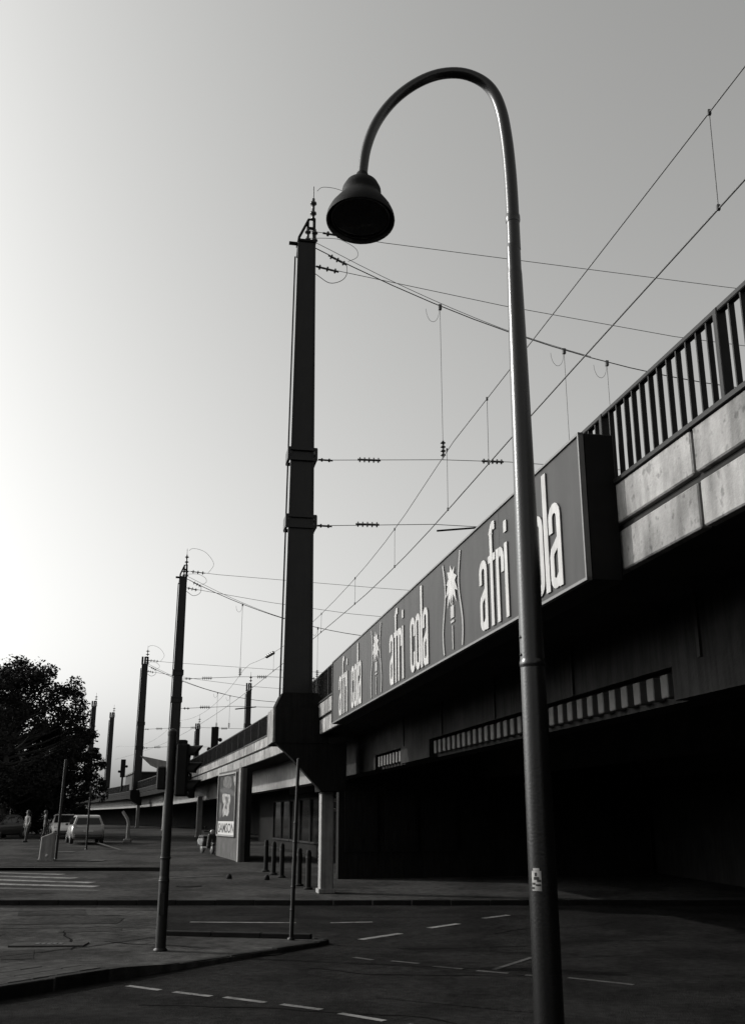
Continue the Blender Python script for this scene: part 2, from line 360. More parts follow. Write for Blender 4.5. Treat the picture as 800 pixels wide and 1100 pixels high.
for par, x, y, dz in ((road, -1.9, 18.9, .006), (plaza, -5.4, 31.6, .007)):
    cv = MB().lathe([(0, .004), (.30, .004), (.31, 0)], n=24).build('manhole_cover', A['iron'], par, (x, y, zg(y)+dz)); MB().lathe([(.32, .003), (.38, .001)], n=24).build('manhole_rim', A['tar'], cv)

# ------------------------------------------------------------------ railway viaduct
S0, S1 = -26.0, 225.0
via = thing('railway_viaduct', 'long dark railway viaduct with pale concrete fascia curving away to the left', 'bridge')
sweep(MB(), [(4.10, 4.53), (42, 4.53), (42, 5.22), (4.10, 5.22)], S0, S1).build('deck', A['soffit'], via)
sweep(MB(), [(5.25, 3.50), (5.8, 3.50), (5.8, 4.527), (5.25, 4.527)], 33.0, S1).build('edge_girder', A['pier'], via)  # far girder made paler: the sunlit strip is put into its colour
gd = MB()
for a_, b_ in ((S0, 10.04), (20.68, 23.36), (26.36, 32.997)): sweep(gd, [(5.25, 3.50), (5.8, 3.50), (5.8, 4.527), (5.25, 4.527)], a_, b_)
for a_, b_ in ((10.043, 20.677), (23.363, 26.357)):
    sweep(gd, [(5.252, 3.86), (5.8, 3.86), (5.8, 4.527), (5.252, 4.527)], a_, b_); sweep(gd, [(5.42, 3.50), (5.8, 3.50), (5.8, 3.857), (5.42, 3.857)], a_, b_)
gd.build('edge_girder', A['girder'], via)  # nearer stretch of the same girder, its shade put into a darker colour
for l in (10.5, 16.0, 22):
    sweep(MB(), [(l, 3.6), (l+.5, 3.6), (l+.5, 4.527), (l, 4.527)], S0, S1).build('inner_girder', A['soffit'], via)
# pale blocks spaced along the recessed strip of the girder
blk = MB().box((0, 0, 0), (.14, .17, .25)).mesh('pale_block', A['paleblock'], .01)
for s in [10.3+.345*i for i in range(30)]+[23.6+.345*i for i in range(8)]:
    link('pale_block', blk, via, PT(s, 5.345, 3.68), -head(s))
for i, s in enumerate([-4, -.6, 2.8, 6.2, 9.4, 12.8, 16.2, 19.6, 23.0]):
    MB().box((0, 0, 0), (.035, .06, .64)).build('girder_joint', A['soffit'], via, PT(s, 5.24, 4.19), -A0)
# fascia panels: two rows
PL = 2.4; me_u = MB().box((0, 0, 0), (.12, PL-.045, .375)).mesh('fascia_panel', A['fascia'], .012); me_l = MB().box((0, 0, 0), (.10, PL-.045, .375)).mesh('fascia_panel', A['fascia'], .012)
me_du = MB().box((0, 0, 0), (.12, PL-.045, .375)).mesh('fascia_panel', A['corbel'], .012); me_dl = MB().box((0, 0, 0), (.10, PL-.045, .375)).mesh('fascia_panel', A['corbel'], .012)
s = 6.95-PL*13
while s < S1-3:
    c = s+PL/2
    if c > 77: me_u, me_l = me_du, me_dl               # further on the edge panels are dark
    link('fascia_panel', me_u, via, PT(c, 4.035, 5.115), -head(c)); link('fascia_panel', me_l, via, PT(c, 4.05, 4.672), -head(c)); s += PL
sweep(MB(), [(4.03, 4.862), (4.12, 4.862), (4.12, 4.925), (4.03, 4.925)], S0, S1-3).build('fascia_groove', A['soffit'], via)
sweep(MB(), [(3.95, 5.305), (4.22, 5.305), (4.22, 5.345), (3.95, 5.345)], S0, S1-3).build('coping', A['rail'], via)
# railing
PS = 2.25; bar_me = MB().box((0, 0, 0), (.05, .017, .74)).mesh('bar', A['rail']); post_me = MB().box((0, 0, 0), (.09, .06, .86)).mesh('railing_post', A['rail'], .006)
far = MB(); s = 6.56-PS*6
while s < 150:
    near = s < 45
    if near:
        rl = link('railing', MB().box((0, 0, 0), (.07, PS-.002, .05)).mesh('railing', A['rail'], .008), via, PT(s+PS/2, 4.1, 6.175), -head(s+PS/2))
        MB().box((0, 0, 0), (.05, PS-.07, .035)).build('bottom_rail', A['rail'], rl, (0, 0, -.765))
        link('railing_post', post_me, rl, (0, -PS/2, -.415))
        for i in range(1, 13): link('bar', bar_me, rl, (random.uniform(-.003, .003), -PS/2+PS*i/13, -.39))
    else:
        for i in range(13):
            c = s+PS*i/13; far.box(PT(c, 4.1, 5.78), (.055, .016 if i else .06, .84), -head(c))
        sweep(far, [(4.065, 6.15), (4.135, 6.15), (4.135, 6.2), (4.065, 6.2)], s, s+PS)
    s += PS
tag(far.build('far_railing', A['rail'], via), kind='stuff')
sweep(MB(), [(4.08, 5.35), (4.13, 5.35), (4.13, 6.12), (4.08, 6.12)], 150, S1-3).build('far_parapet', A['rail'], via)
# closed noise boards behind the railing beyond the first mast
sweep(MB(), [(4.16, 5.35), (4.20, 5.35), (4.20, 6.10), (4.16, 6.10)], 31.0, S1-3).build('board_screen', A['rail'], via)

# pier with corbel that carries the mast
MS = 28.55
def pier(s, L, lab):
    p = PT(s, L, zg(PT(s, L, 0)[1])); h = -head(s)
    t = tag(link('viaduct_pier', None, None, p, h), lab, 'pier', 'piers under the viaduct')
    hgt = 3.75-p[2]
    MB().box((0, 0, hgt/2), (.36, .42, hgt)).build('column', A['pier'], t, bevel=.02)
    MB().box((0, 0, .06), (.46, .52, .12)).build('plinth', A['pier'], t, bevel=.01)
    return t
pier(29.2, 4.42, 'pale square concrete pier under the foot of the tallest catenary mast')
crb = MB(); cs = [(4.25, 5.20), (2.78, 5.20), (2.78, 4.25), (3.25, 3.85), (4.05, 3.0), (4.75, 3.0), (4.75, 4.45), (4.25, 4.45)]
h0 = A0
def corb(s0, s1):
    return MB().prism(cs, s0, s1, lambda a, b, hh: PT(hh, a, b))
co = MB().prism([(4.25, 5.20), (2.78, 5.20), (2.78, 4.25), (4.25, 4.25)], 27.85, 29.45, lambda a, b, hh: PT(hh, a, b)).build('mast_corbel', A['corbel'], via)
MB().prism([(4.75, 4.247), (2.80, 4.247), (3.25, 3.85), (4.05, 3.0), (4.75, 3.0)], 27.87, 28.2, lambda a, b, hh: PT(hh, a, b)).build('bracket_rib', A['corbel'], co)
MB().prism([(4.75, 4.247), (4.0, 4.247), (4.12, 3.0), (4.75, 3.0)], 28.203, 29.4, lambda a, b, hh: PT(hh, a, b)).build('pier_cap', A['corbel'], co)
MB().prism([(2.72, 5.19), (2.778, 5.19), (2.778, 4.27), (2.72, 4.27)], 27.86, 29.44, lambda a, b, hh: PT(hh, a, b)).build('corbel_sunlit_face', A['fascia'], co)  # pale slab added so the corbel's outer side looks sunlit
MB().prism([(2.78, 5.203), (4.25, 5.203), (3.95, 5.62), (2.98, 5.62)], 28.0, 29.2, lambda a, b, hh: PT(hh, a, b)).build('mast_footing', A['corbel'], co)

for sp in (72.0, 117.0):
    MB().prism([(4.25, 5.20), (3.0, 5.20), (3.0, 4.25), (4.0, 3.6), (4.25, 3.6)], sp-.7, sp+.7, lambda a, b, hh: PT(hh, a, b)).build('mast_corbel', A['corbel'], via)
for sp, lb in ((74.0, 'dark concrete pier far behind the traffic light'), (100.0, 'distant pier under the viaduct behind the silver car'), (125.0, 'furthest pier under the viaduct right of the tree')):
    pier(sp, 4.9, lb)

# under the bridge
sweep(MB(), [(10.6, 0.2), (11, 0.2), (11, 4.527), (10.6, 4.527)], 50, S1).build('gap_blocking_wall', A['shopwall'], via)  # added dark wall, hides the bright gap beneath the viaduct
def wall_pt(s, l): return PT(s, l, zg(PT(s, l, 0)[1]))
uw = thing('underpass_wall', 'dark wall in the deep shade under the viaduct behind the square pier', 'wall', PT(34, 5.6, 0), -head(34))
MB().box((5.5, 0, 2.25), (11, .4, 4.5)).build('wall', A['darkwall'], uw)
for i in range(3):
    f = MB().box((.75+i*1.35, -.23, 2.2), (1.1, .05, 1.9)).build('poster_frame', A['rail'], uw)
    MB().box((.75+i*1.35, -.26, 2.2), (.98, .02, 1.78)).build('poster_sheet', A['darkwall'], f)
bw = thing('closing_wall', 'unlit added wall closing off the underpass at the right edge', 'wall', PT(0, 17.0, 0), -A0)  # wall added to shut out sky light from the far side
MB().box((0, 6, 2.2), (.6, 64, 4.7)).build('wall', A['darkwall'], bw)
MB().box((-6.0, 6, 2.2), (.3, .8, 4.6)).build('pilaster', A['darkwall'], bw)
# shop front behind the bollards
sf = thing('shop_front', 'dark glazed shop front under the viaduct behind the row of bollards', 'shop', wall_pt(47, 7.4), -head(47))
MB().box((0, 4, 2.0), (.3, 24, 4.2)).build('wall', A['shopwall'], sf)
for i in range(7):
    f = MB()
    yy = -6.5+i*2.6
    for q, d in (((-.2, yy, .55), (.1, 2.4, .08)), ((-.2, yy, 2.45), (.1, 2.4, .08)), ((-.2, yy-1.2, 1.5), (.1, .08, 1.98)), ((-.2, yy+1.2, 1.5), (.1, .08, 1.98))): f.box(q, d)
    fo = f.build('window_frame', A['metal'], sf); MB().box((-.17, yy, 1.5), (.02, 2.3, 1.8)).build('pane', A['window'], fo)
MB().box((-.3, 0, 2.95), (.25, 9, .45)).build('sign_board', A['concrete'], sf)
for i, (s_, l_, z_, le) in enumerate([(36.2, 5.9, 2.92, 1.5), (35.0, 6.4, 2.95, 1.3), (36.5, 5.95, 2.60, 1.1)]):
    t = thing('strip_lamp', ['upper left strip lamp under the viaduct left of the pier', 'strip lamp under the viaduct nearest the pier', 'lower strip lamp under the viaduct left of the pier'][i], 'lamp', PT(s_, l_, z_), -head(s_)+.9, 'strip lamps under the viaduct')
    MB().box((0, 0, 0), (le, .12, .06)).build('housing', A['tube'], t); MB().tube([(-le/2+.05, 0, -.05), (le/2-.05, 0, -.05)], .025).build('lamp_tube', A['tube'], t)
    MB().tube([(0, 0, .03), (0, 0, 4.5-z_)], .012, 6).build('hanger', A['metal'], t)
# bollards
bl_names = ['furthest dark bollard of the row left of the pier', 'second furthest dark bollard of the row left of the pier', 'middle dark bollard of the row left of the pier', 'dark bollard second from the pier', 'dark bollard next to the square pier']
for i, (x, y) in enumerate([(-3.75, 37.6), (-3.35, 36.2), (-2.96, 34.9), (-2.17, 31.75), (-1.83, 30.6)]):
    t = thing('bollard', bl_names[i], 'bollard', (x, y, zg(y)), 0, 'bollards beside the pier')
    MB().lathe(hard([(0, 0), (.13, 0), (.13, .05), (.08, .06), (.075, .98), (.06, 1.05), (0, 1.08)]), n=14).build('post', A['metal'], t)
    MB().lathe([(.083, .84), (.083, .90)], n=14).build('ring', A['post'], t)
for i, (x, y, lb) in enumerate([(-4.6, 34.4, 'left of two low studs in front of the bollards'), (-3.35, 34.0, 'right of two low studs in front of the bollards')]):
    tag(MB().lathe([(0, 0), (.09, 0), (.08, .1), (.04, .15), (0, .16)], n=12).build('low_stud', A['metal'], None, (x, y, zg(y))), lb, 'stud', 'low studs on the plaza')

# ------------------------------------------------------------------ advertising sign on the fascia
SN, SF, ZB, ZT = 8.38, 23.35, 4.368, 5.80; SL = 3.64; KS = 1.038
sg = thing('advertising_sign', 'long grey sign box with white lettering and palm emblems hung on the fascia', 'sign', PT((SN+SF)/2, SL, ZB), -A0)
LEN = SF-SN; HT = ZT-ZB
# local frame: x = outwards-in (N), y = along D (away), z up ; face at x=0
MB().box((.19, 0, HT/2), (.30, LEN, HT)).build('case', A['signbox'], sg, bevel=.01)
npan = 6
for i in range(npan):
    MB().box((.02, -LEN/2+LEN*(i+.5)/npan, HT/2), (.036, LEN/npan-.006, HT-.05)).build('face_panel', A['signface'], sg)
for nm, c, d in (('trim', (.008, 0, .015), (.05, LEN+.012, .028)), ('trim', (.008, 0, HT-.012), (.05, LEN+.012, .024)), ('trim', (.008, -LEN/2+.008, HT/2), (.052, .028, HT)), ('trim', (.008, LEN/2-.008, HT/2), (.052, .028, HT))):
    MB().box(c, d).build(nm, A['signtrim'], sg)
for yy in (8.9, 10.6, 11.9, 12.8, 14.0, 14.8, 16.6, 17.3, 19.5, 20.4):
    MB().box((.12, yy-(SN+SF)/2, HT+.03), (.10, .09, .07)).build('top_clip', A['metal'], sg, bevel=.01)
for yy in (9, 12.5, 16, 19.5, 22): MB().box((.365, yy-(SN+SF)/2, .7), (.05, .12, .3)).build('wall_bracket', A['metal'], sg)

def ribbon(mb, pts, t, depth, closed=False, off=0.0):
    P = [Vector(p) for p in pts]; n = len(P); Lf = []; Rt = []
    for i in range(n):
        if closed: a = P[i-1]; b = P[(i+1) % n]; d1 = (P[i]-a).normalized(); d2 = (b-P[i]).normalized()
        else:
            d1 = (P[i]-P[i-1]).normalized() if i else (P[1]-P[0]).normalized(); d2 = (P[i+1]-P[i]).normalized() if i < n-1 else d1
        n1 = Vector((-d1.y, d1.x)); n2 = Vector((-d2.y, d2.x)); m = (n1+n2).normalized(); kk = min(1.6, 1/max(.3, m.dot(n1)))
        Lf.append(P[i]+m*t/2*kk); Rt.append(P[i]-m*t/2*kk)
    V = []; F = []
    x0 = -.004-off; x1 = x0-depth
    for i in range(n): V += [(x0, -Lf[i].x, Lf[i].y), (x0, -Rt[i].x, Rt[i].y), (x1, -Lf[i].x, Lf[i].y), (x1, -Rt[i].x, Rt[i].y)]
    e = n if closed else n-1
    for i in range(e):
        a = 4*i; b = 4*((i+1) % n)
        F += [(a+2, a+3, b+3, b+2), (a, b, b+1, a+1), (a, a+2, b+2, b), (a+1, b+1, b+3, a+3)]
    if not closed: F += [(0, 1, 3, 2), (4*(n-1), 4*(n-1)+2, 4*(n-1)+3, 4*(n-1)+1)]
    return mb.add(V, F)
X, AS, T = .83, 1.20, .098
def arc(cx, cy, rx, ry, a0, a1, n=7): return [(cx+rx*math.cos(R(a0+(a1-a0)*i/n)), cy+ry*math.sin(R(a0+(a1-a0)*i/n))) for i in range(n+1)]
def glyph(ch, x):
    mb = MB(); h = T/2; W_ = .30
    c = x+W_/2; rx = W_/2-h
    if ch == 'a':
        ribbon(mb, [(x+h, X*.66)]+[(x+h, X-.16)]+arc(c, X-.14, rx, .14-h, 180, 0)+[(x+W_-h, X-.16), (x+W_-h, 0)], T, .012)
        ribbon(mb, [(x+W_-h, X*.56), (x+h+.02, X*.44), (x+h, X*.38), (x+h, .13)]+arc(c-.02, .11, rx-.02, .11-h, 180, 300, 5)+[(x+W_-h, .13)], T, .010)
        return mb, W_
    if ch == 'f':
        ribbon(mb, [(x+.15, 0), (x+.15, AS-.14)]+arc(x+.15+.085, AS-.14, .085, .14-h, 180, 60, 5)+[(x+.30, AS-.06)], T, .012)
        ribbon(mb, [(x+.02, X-.05), (x+.28, X-.05)], .085, .010); return mb, .29
    if ch == 'r':
        ribbon(mb, [(x+h, 0), (x+h, X)], T, .012)
        ribbon(mb, [(x+h, X-.22)]+arc(x+h+.085, X-.14, .085, .14-h, 180, 0)+[(x+h+.17, X-.30)], T, .010); return mb, .27
    if ch == 'i':
        ribbon(mb, [(x+h, 0), (x+h, X)], T, .012); ribbon(mb, [(x+h, X+.12), (x+h, X+.25)], T, .012); return mb, T
    if ch == 'l': ribbon(mb, [(x+h+.005, 0), (x+h+.005, AS)], T+.01, .012); return mb, T+.01
    if ch == 'c':
        ribbon(mb, [(x+W_-h, X-.30), (x+W_-h, X-.15)]+arc(c, X-.14, rx, .14-h, 0, 180)+[(x+h, .15)]+arc(c, .14, rx, .14-h, 180, 360)+[(x+W_-h, .30)], T, .012); return mb, W_
    if ch == 'o':
        ribbon(mb, arc(c, X-.14, rx, .14-h, 0, 180)+arc(c, .14, rx, .14-h, 180, 360), T, .012, True); return mb, W_
U0 = lambda s: (SN+SF)/2-s            # reading direction coordinate on the sign for station s
BASE = .085
for wc in (10.22, 15.52, 20.9):
    x = -1.37
    for ch in 'afri cola':
        if ch == ' ': x += .44; continue
        g, adv = glyph(ch, x)
        o = g.build('letter', A['letter'], sg, (0, -U0(wc), BASE)); o.scale = (1, KS, KS); x += adv+.028
def emblem(sc):
    y0 = -U0(sc)
    for sd_ in (-1, 1):
        pts = []
        for i in range(25):
            v = .02+1.22*i/24; q = i/24
            wv = .40+.075*math.sin(q*math.pi*2.0+.4)*(1 if q < .8 else .9)
            pts.append((sd_*wv, v))
        mb = MB(); ribbon(mb, pts, .045, .008); mb.build('bottle_outline', A['line'], sg, (0, y0, .05)).scale = (1, KS, KS)
    pm = MB()
    for k, (a, ln) in enumerate([(100, .30), (60, .27), (130, .30), (20, .26), (165, .25), (-22, .30), (200, .30), (-50, .33), (232, .33), (-75, .22), (255, .25)]):
        a = R(a); c0 = Vector((0.0, .93)); dx = Vector((math.cos(a)*1.05, math.sin(a))); pr = Vector((-dx.y, dx.x))
        p1 = c0+dx*ln*.5+pr*.055; p2 = c0+dx*ln-Vector((0, .05)); p3 = c0+dx*ln*.5-pr*.055
        xx = -.012-.0006*k
        pm.add([(xx, -q.x, q.y) for q in (c0, p1, p2, p3)], [(0, 1, 2, 3)])
    em = pm.build('palm_crown', A['letter'], sg, (0, y0, .03)); em.scale = (1, KS, KS)
    tr = MB(); ribbon(tr, [(0, .90), (.01, .62)], .03, .008); ribbon(tr, [(.0, .36), (.0, .05)], .035, .008); tr.build('palm_trunk', A['line'], em)
    lb = MB(); ribbon(lb, [(0, .62), (0, .46)], .16, .007); ribbon(lb, [(0, .43), (0, .40)], .17, .008); ribbon(lb, [(0, .66), (0, .64)], .08, .008); lb.build('bottle_label', A['line'], em)
for sc in (12.92, 18.15): emblem(sc)

# ------------------------------------------------------------------ catenary masts, headspans and overhead line
def insul(mb, a, b, n=5, r=.07, r0=.03):
    a = Vector(a); b = Vector(b); d = b-a; P = []; Rr = []
    for i in range(n):
        t0 = i/n
        for (t, rr) in ((.02, r0), (.36, r0), (.42, r), (.58, r), (.64, r0), (.98, r0)): P.append(a+d*(t0+t/n)); Rr.append(rr)
    return mb.tube(P, Rr, 8)
def mast(loc, rz, top, wb, wt, dep, lab, full=True, collars=(), k=1.0, ov=.26):
    t = thing('catenary_mast', lab, 'mast', loc, rz, 'catenary masts along the viaduct')
    H_ = top-loc[2]
    # H-shaped box section: two flanges and a web
    def taper_box(x0, x1, y0, y1):
        f = wt/wb
        return MB().add([(x0, y0, 0), (x1, y0, 0), (x1, y1, 0), (x0, y1, 0), (x0*f, y0*f, H_), (x1*f, y0*f, H_), (x1*f, y1*f, H_), (x0*f, y1*f, H_)],
                        [(3, 2, 1, 0), (4, 5, 6, 7), (0, 1, 5, 4), (1, 2, 6, 5), (2, 3, 7, 6), (3, 0, 4, 7)])
    sh = taper_box(-wb/2, wb/2, -dep/2, dep/2).build('shaft', A['mast'], t)
    taper_box(-wb/2-.05, -wb/2+.02, -dep/2-.03, -dep/2+.10).build('edge_angle', A['mast'], sh); taper_box(wb/2-.02, wb/2+.05, -dep/2-.03, -dep/2+.10).build('edge_angle', A['mast'], sh)
    MB().tube([(-wb/2-.09, .1, 0), (-wt/2-.09, .05, H_*.97)], .025*k, 6).build('conduit', A['metal'], t)
    for zz in collars:
        z = zz-loc[2]; q = z/H_; wz = wb+(wt-wb)*q
        c = MB()
        for dz in (-.16, .16):
            c.box((0, -dep*.5, z+dz), (wz+ov, .08, .09)); c.box((0, dep*.5, z+dz), (wz+ov, .08, .09))
        for sx in (-1, 1): c.box((sx*(wz/2+ov*.38), 0, z), (.08, dep+.1, .34))
        c.build('collar', A['mast'], t)
    cap = MB(); cap.box((0, 0, H_+.03), (wt+.1, dep*wt/wb+.1, .07))
    if full:
        cap.tube([(-wt/2-.02, 0, H_-.5), (-wt/2+.02, 0, H_+.25), (wt*.15, 0, H_+.95), (wt*.5, 0, H_+.95)], .045*k, 6)
        cap.tube([(wt*.5, 0, H_-.3), (wt*.5, 0, H_+1.0)], .05*k, 6); cap.tube([(wt*.1, 0, H_), (wt*.1, 0, H_+.9)], .04*k, 6); cap.tube([(-wt/2-.3, 0, H_+.0), (-wt/2, 0, H_+.0)], .06*k, 6)
        cap.tube([(wt*.1, 0, H_+.62), (wt*.5, 0, H_+.62)], .05*k, 6)
    else:
        for sx in (-.45, .05, .5): cap.tube([(sx*wt, 0, H_), (sx*wt, 0, H_+.9)], .06*k, 6)
        cap.tube([(.05*wt, 0, H_+.85), (.5*wt, 0, H_+.85)], .05*k, 6)
    cap.build('head_frame', A['metal'], t)
    ins = MB()
    insul(ins, (wt*.42, 0, H_+1.0), (wt*.42, 0, H_+1.75), 2, .11*k, .05)
    insul(ins, (wt*.1, 0, H_+.05), (wt*.1, 0, H_+.6), 2, .10*k, .05); insul(ins, (wt*.55, 0, H_+.05), (wt*.55, 0, H_+.6), 2, .10*k, .05)
    ins.tube([(wt*.42, 0, H_+1.7), (wt*.42, 0, H_+2.2)], .02, 5)
    ins.build('post_insulator', A['insul'], t)
    return t
mx = PT(MS, 3.42, 5.2)
mast(mx, -A0, 20.05, .74, .50, .55, 'tallest dark catenary mast on a corbel left of the lamp post', True, (12.75, 10.65))
def loop(mb, c, rx, rz_, a0, a1, r=.012, n=14): mb.tube([(c[0]+rx*math.cos(R(a0+(a1-a0)*i/n)), c[1], c[2]+rz_*math.sin(R(a0+(a1-a0)*i/n))) for i in range(n+1)], r, 5, False)
def PN(L_, z, s=MS): return PT(s, L_, z)
def span(name, lab, s, Lr, zs, full=True, k=1.0):
    """headspan from the mast at station s across the tracks; zs: vertical offset"""
    t = thing(name, lab, 'wire', PT(s, 4.0, 0), -head(s), 'headspans between the masts')
    lo = lambda l, z: (l-4.0, 0, z+zs)
    MB().tube([lo(3.5, 20.58), lo(6.0, 20.43), lo(18.3, 20.15), lo(Lr, 20.0)], .011*k, 5).build('top_wire', A['wire'], t)
    MB().tube([lo(3.5, 19.33), lo(4.6, 19.2), lo(10, 18.55), lo(16.1, 18.02), lo(22, 17.8), lo(Lr, 18.9)], .011*k, 5).build('middle_wire', A['wire'], t)
    def cz(l): return 16.28+3.6*((l-19.8)/15.9)**2
    MB().tube([lo(l, cz(l)) for l in [3.55+(Lr-3.55)*i/24 for i in range(25)]], .017*k, 5).build('span_wire', A['wire'], t)
    MB().tube([lo(l, cz(l)+.22-.18*min(1, abs(l-4)/6)) for l in [3.55+(13-3.55)*i/12 for i in range(13)]], .010*k, 5).build('span_wire', A['wire'], t)
    MB().tube([lo(3.6, 12.66), lo(7.8, 12.97), lo(10, 13.05), lo(Lr, 13.0)], .011*k, 5).build('cross_wire', A['wire'], t)
    MB().tube([lo(3.6, 10.59), lo(7.5, 10.86), lo(9.3, 10.86), lo(Lr, 10.9)], .011*k, 5).build('cross_wire', A['wire'], t)
    for l, z1 in ((7.85, 12.98), (12.06, 13.05), (13.55, 13.05)):
        d = MB().tube([lo(l, cz(l)), lo(l, z1)], .009*k, 5).build('dropper', A['wire'], t)
        MB().box(lo(l, cz(l)-.05), (.10, .10, .18)).build('clamp', A['insul'], d)
        lpw = MB(); loop(lpw, (l-4.0-.25, 0, cz(l)+zs-.15), .22, .45, 180, 360, .007*k); lpw.build('clamp_loop', A['wire'], d)
        m = MB(); insul(m, lo(l, z1+.62), lo(l, z1+.08), 4, .085*k, .04); m.build('insulator', A['insul'], d)
    for l, z in ((5.5, 12.80), (9.45, 13.03), (5.45, 10.74), (13.0, 13.03)):
        m = MB(); insul(m, lo(l-.36, z-.01), lo(l+.36, z+.01), 5, .085*k, .035); m.build('insulator', A['insul'], t)
    for l, z in ((4.18, 12.70), (4.18, 10.62)):
        m = MB(); insul(m, lo(l-.25, z), lo(l+.2, z), 2, .06*k, .03); m.build('tensioner', A['insul'], t)
    for a, b in (((3.95, 20.55), (5.0, 20.48)), ((4.15, 19.75), (4.75, 19.47)), ((3.75, 19.3), (4.5, 19.18))):
        m = MB(); insul(m, lo(*a), lo(*b), 3, .085*k, .035); m.build('strain_insulator', A['insul'], t)
    MB().tube([lo(7.6, 10.66), lo(9.1, 10.86)], .03*k, 6).build('steady_arm', A['metal'], t)
    lw = MB()
    lw.tube(smooth([lo(3.75, 22.1), lo(3.95, 22.28), lo(4.5, 22.25), lo(5.1, 21.95), lo(5.6, 21.2), lo(5.2, 20.5)]), .009*k, 5, False)
    lw.tube(smooth([lo(3.5, 20.3), lo(4.2, 20.38), lo(4.6, 20.35), lo(5.05, 20.1), lo(5.1, 19.8), lo(4.8, 19.6)]), .009*k, 5, False)
    lw.tube(smooth([lo(3.5, 19.2), lo(3.85, 18.95), lo(4.2, 18.75), lo(4.55, 18.85), lo(4.75, 19.1), lo(4.75, 19.5)]), .012*k, 5, False)
    lw.build('jumper_loop', A['wire'], t)
    return t
span('headspan', 'wires spanning the tracks from the tallest mast behind the curved lamp', MS, 36, 0)

def at_mast(x, y): return (x, y, 5.2)
m2x = (-13.85, 72.0); m3x = (-26.4, 117.0); m5x = (-43.9, 161.0)
mast((m2x[0], m2x[1], 5.2), -head(73), 19.15, .62, .46, .5, 'catenary mast rising behind the traffic light pole', True, (12.2, 10.3), 1.3, .2)
mast((m3x[0], m3x[1], 5.2), -head(118), 19.35, .80, .62, .6, 'catenary mast left of the traffic light, thickest of the distant ones', False, (12.6, 9.9), 1.9, .15)
mast((m5x[0], m5x[1], 5.2), -head(165), 19.1, .78, .62, .6, 'catenary mast partly behind the right edge of the tree crown', False, (12.6,), 2.0)
mast((-44.5, 175.0, 5.2), -head(175), 18.7, .78, .66, .6, 'far catenary mast between the tree and the thick distant mast', False, (), 2.2)
mast((-14.25, 117.0, 5.2), -head(118), 16.3, .55, .5, .5, 'slim catenary mast just left of the tallest mast', False, (12.4,), 1.6)
mast((-27.4, 161.0, 5.2), -head(165), 15.6, .7, .6, .5, 'small far mast right of the traffic light', False, (), 2.0)
def fix(t, s_from, X_, Y_):  # move a headspan to a mast that stands off the path
    t.location.x += X_; t.location.y += Y_
t2 = span('headspan', 'wires spanning the tracks from the mast behind the traffic light', 73.0, 30, -.9, True, 1.5)
p = PT(73.0, 4.0, 0); t2.location = (m2x[0]+math.cos(head(73))*.58, m2x[1]-math.sin(head(73))*.58, 0)
t3 = span('headspan', 'faint wires spanning the tracks from the thick distant mast', 118.0, 30, -.7, True, 1.8)
t3.location = (m3x[0]+math.cos(head(118))*.58, m3x[1]-math.sin(head(118))*.58, 0)

ol = thing('overhead_line', 'pair of contact and messenger wires running along the tracks over the viaduct', 'wire', PT(0, 7.75, 0), 0)
base = Vector(PT(0, 7.75, 0))
def ow(s, z, l=7.75): return Vector(PT(s, l, z))-base
def msag(s):
    if s < MS: return 12.98+.10*((s-6)/22)**2-.08
    q = ((s-MS) % 45)/45; return 12.95-1.1*4*q*(1-q)
st = [-12+3*i for i in range(60)]
MB().tube([ow(s, msag(s)) for s in st], .0125, 6).build('messenger_wire', A['wire'], ol)
MB().tube([ow(s, 11.2 if s < 20 else 11.2-.012*(s-20)*(1 if s < 40 else 20/(s-20))) for s in st], .0165, 6).build('contact_wire', A['wire'], ol)
for s in [-4, 4.0, 12.05, 23.7, 27.75, 34.6, 41, 48, 55, 62]:
    ct = 11.2 if s < 20 else 11.2-.012*(s-20)*(1 if s < 40 else 20/(s-20))
    d = MB().tube([ow(s, msag(s)), ow(s+.05, ct)], .008, 5).build('dropper', A['wire'], ol)
    c = MB(); c.box(ow(s, msag(s)), (.05, .05, .09)); c.box(ow(s+.05, ct+.02), (.05, .05, .09)); c.build('clamp', A['insul'], d)
for s in (62.0,):
    m = MB(); insul(m, ow(s, msag(s)), ow(s+3.0, msag(s+3)), 4, .12, .05); m.build('section_insulator', A['insul'], ol)

# railway signals and the platform canopy on the viaduct
def rsignal(loc, h, lab, k=1.0):
    t = thing('railway_signal', lab, 'signal', loc, 0, 'signals on the viaduct')
    MB().tube([(0, 0, 0), (0, 0, h*.55)], .12*k, 8).build('post', A['metal'], t)
    MB().box((0, 0, h*.72), (.55*k, .3, h*.56)).build('screen', A['signal'], t, bevel=.04)
    for sx, zz in ((.42, .78), (-.42, .62)): MB().lathe([(.0, -.1), (.14*k, -.1), (.16*k, .2), (.1*k, .2)], (sx*k, -.1, h*zz), 10, 'Y').build('lamp_hood', A['signal'], t)
rsignal((-15.3, 100, 5.2), 5.6, 'stubby signal on the viaduct between two slim masts', 1.25)
rsignal((-28.8, 120, 5.2), 3.6, 'small signal low between the two far masts near the tree', .95)
cn = thing('platform_canopy', 'pale wedge shaped canopy roof on the viaduct left of the traffic light', 'canopy', (-21.9, 103, 5.22), 0)
MB().prism([(-.9, 2.95), (2.3, 2.3), (8, 2.3), (8, 1.25), (2.3, 1.1), (.2, 2.0)], -1.5, 5, lambda a, b, hh: (a, hh, b)).build('roof', A['pier'], cn)
for xx in (2.6, 7): MB().box((xx, 1.5, .6), (.2, .2, 1.2)).build('post', A['metal'], cn)
pb = thing('platform_building', 'low dark block on the viaduct behind the traffic light', 'building', (-24.5, 119, 5.2), -head(118))
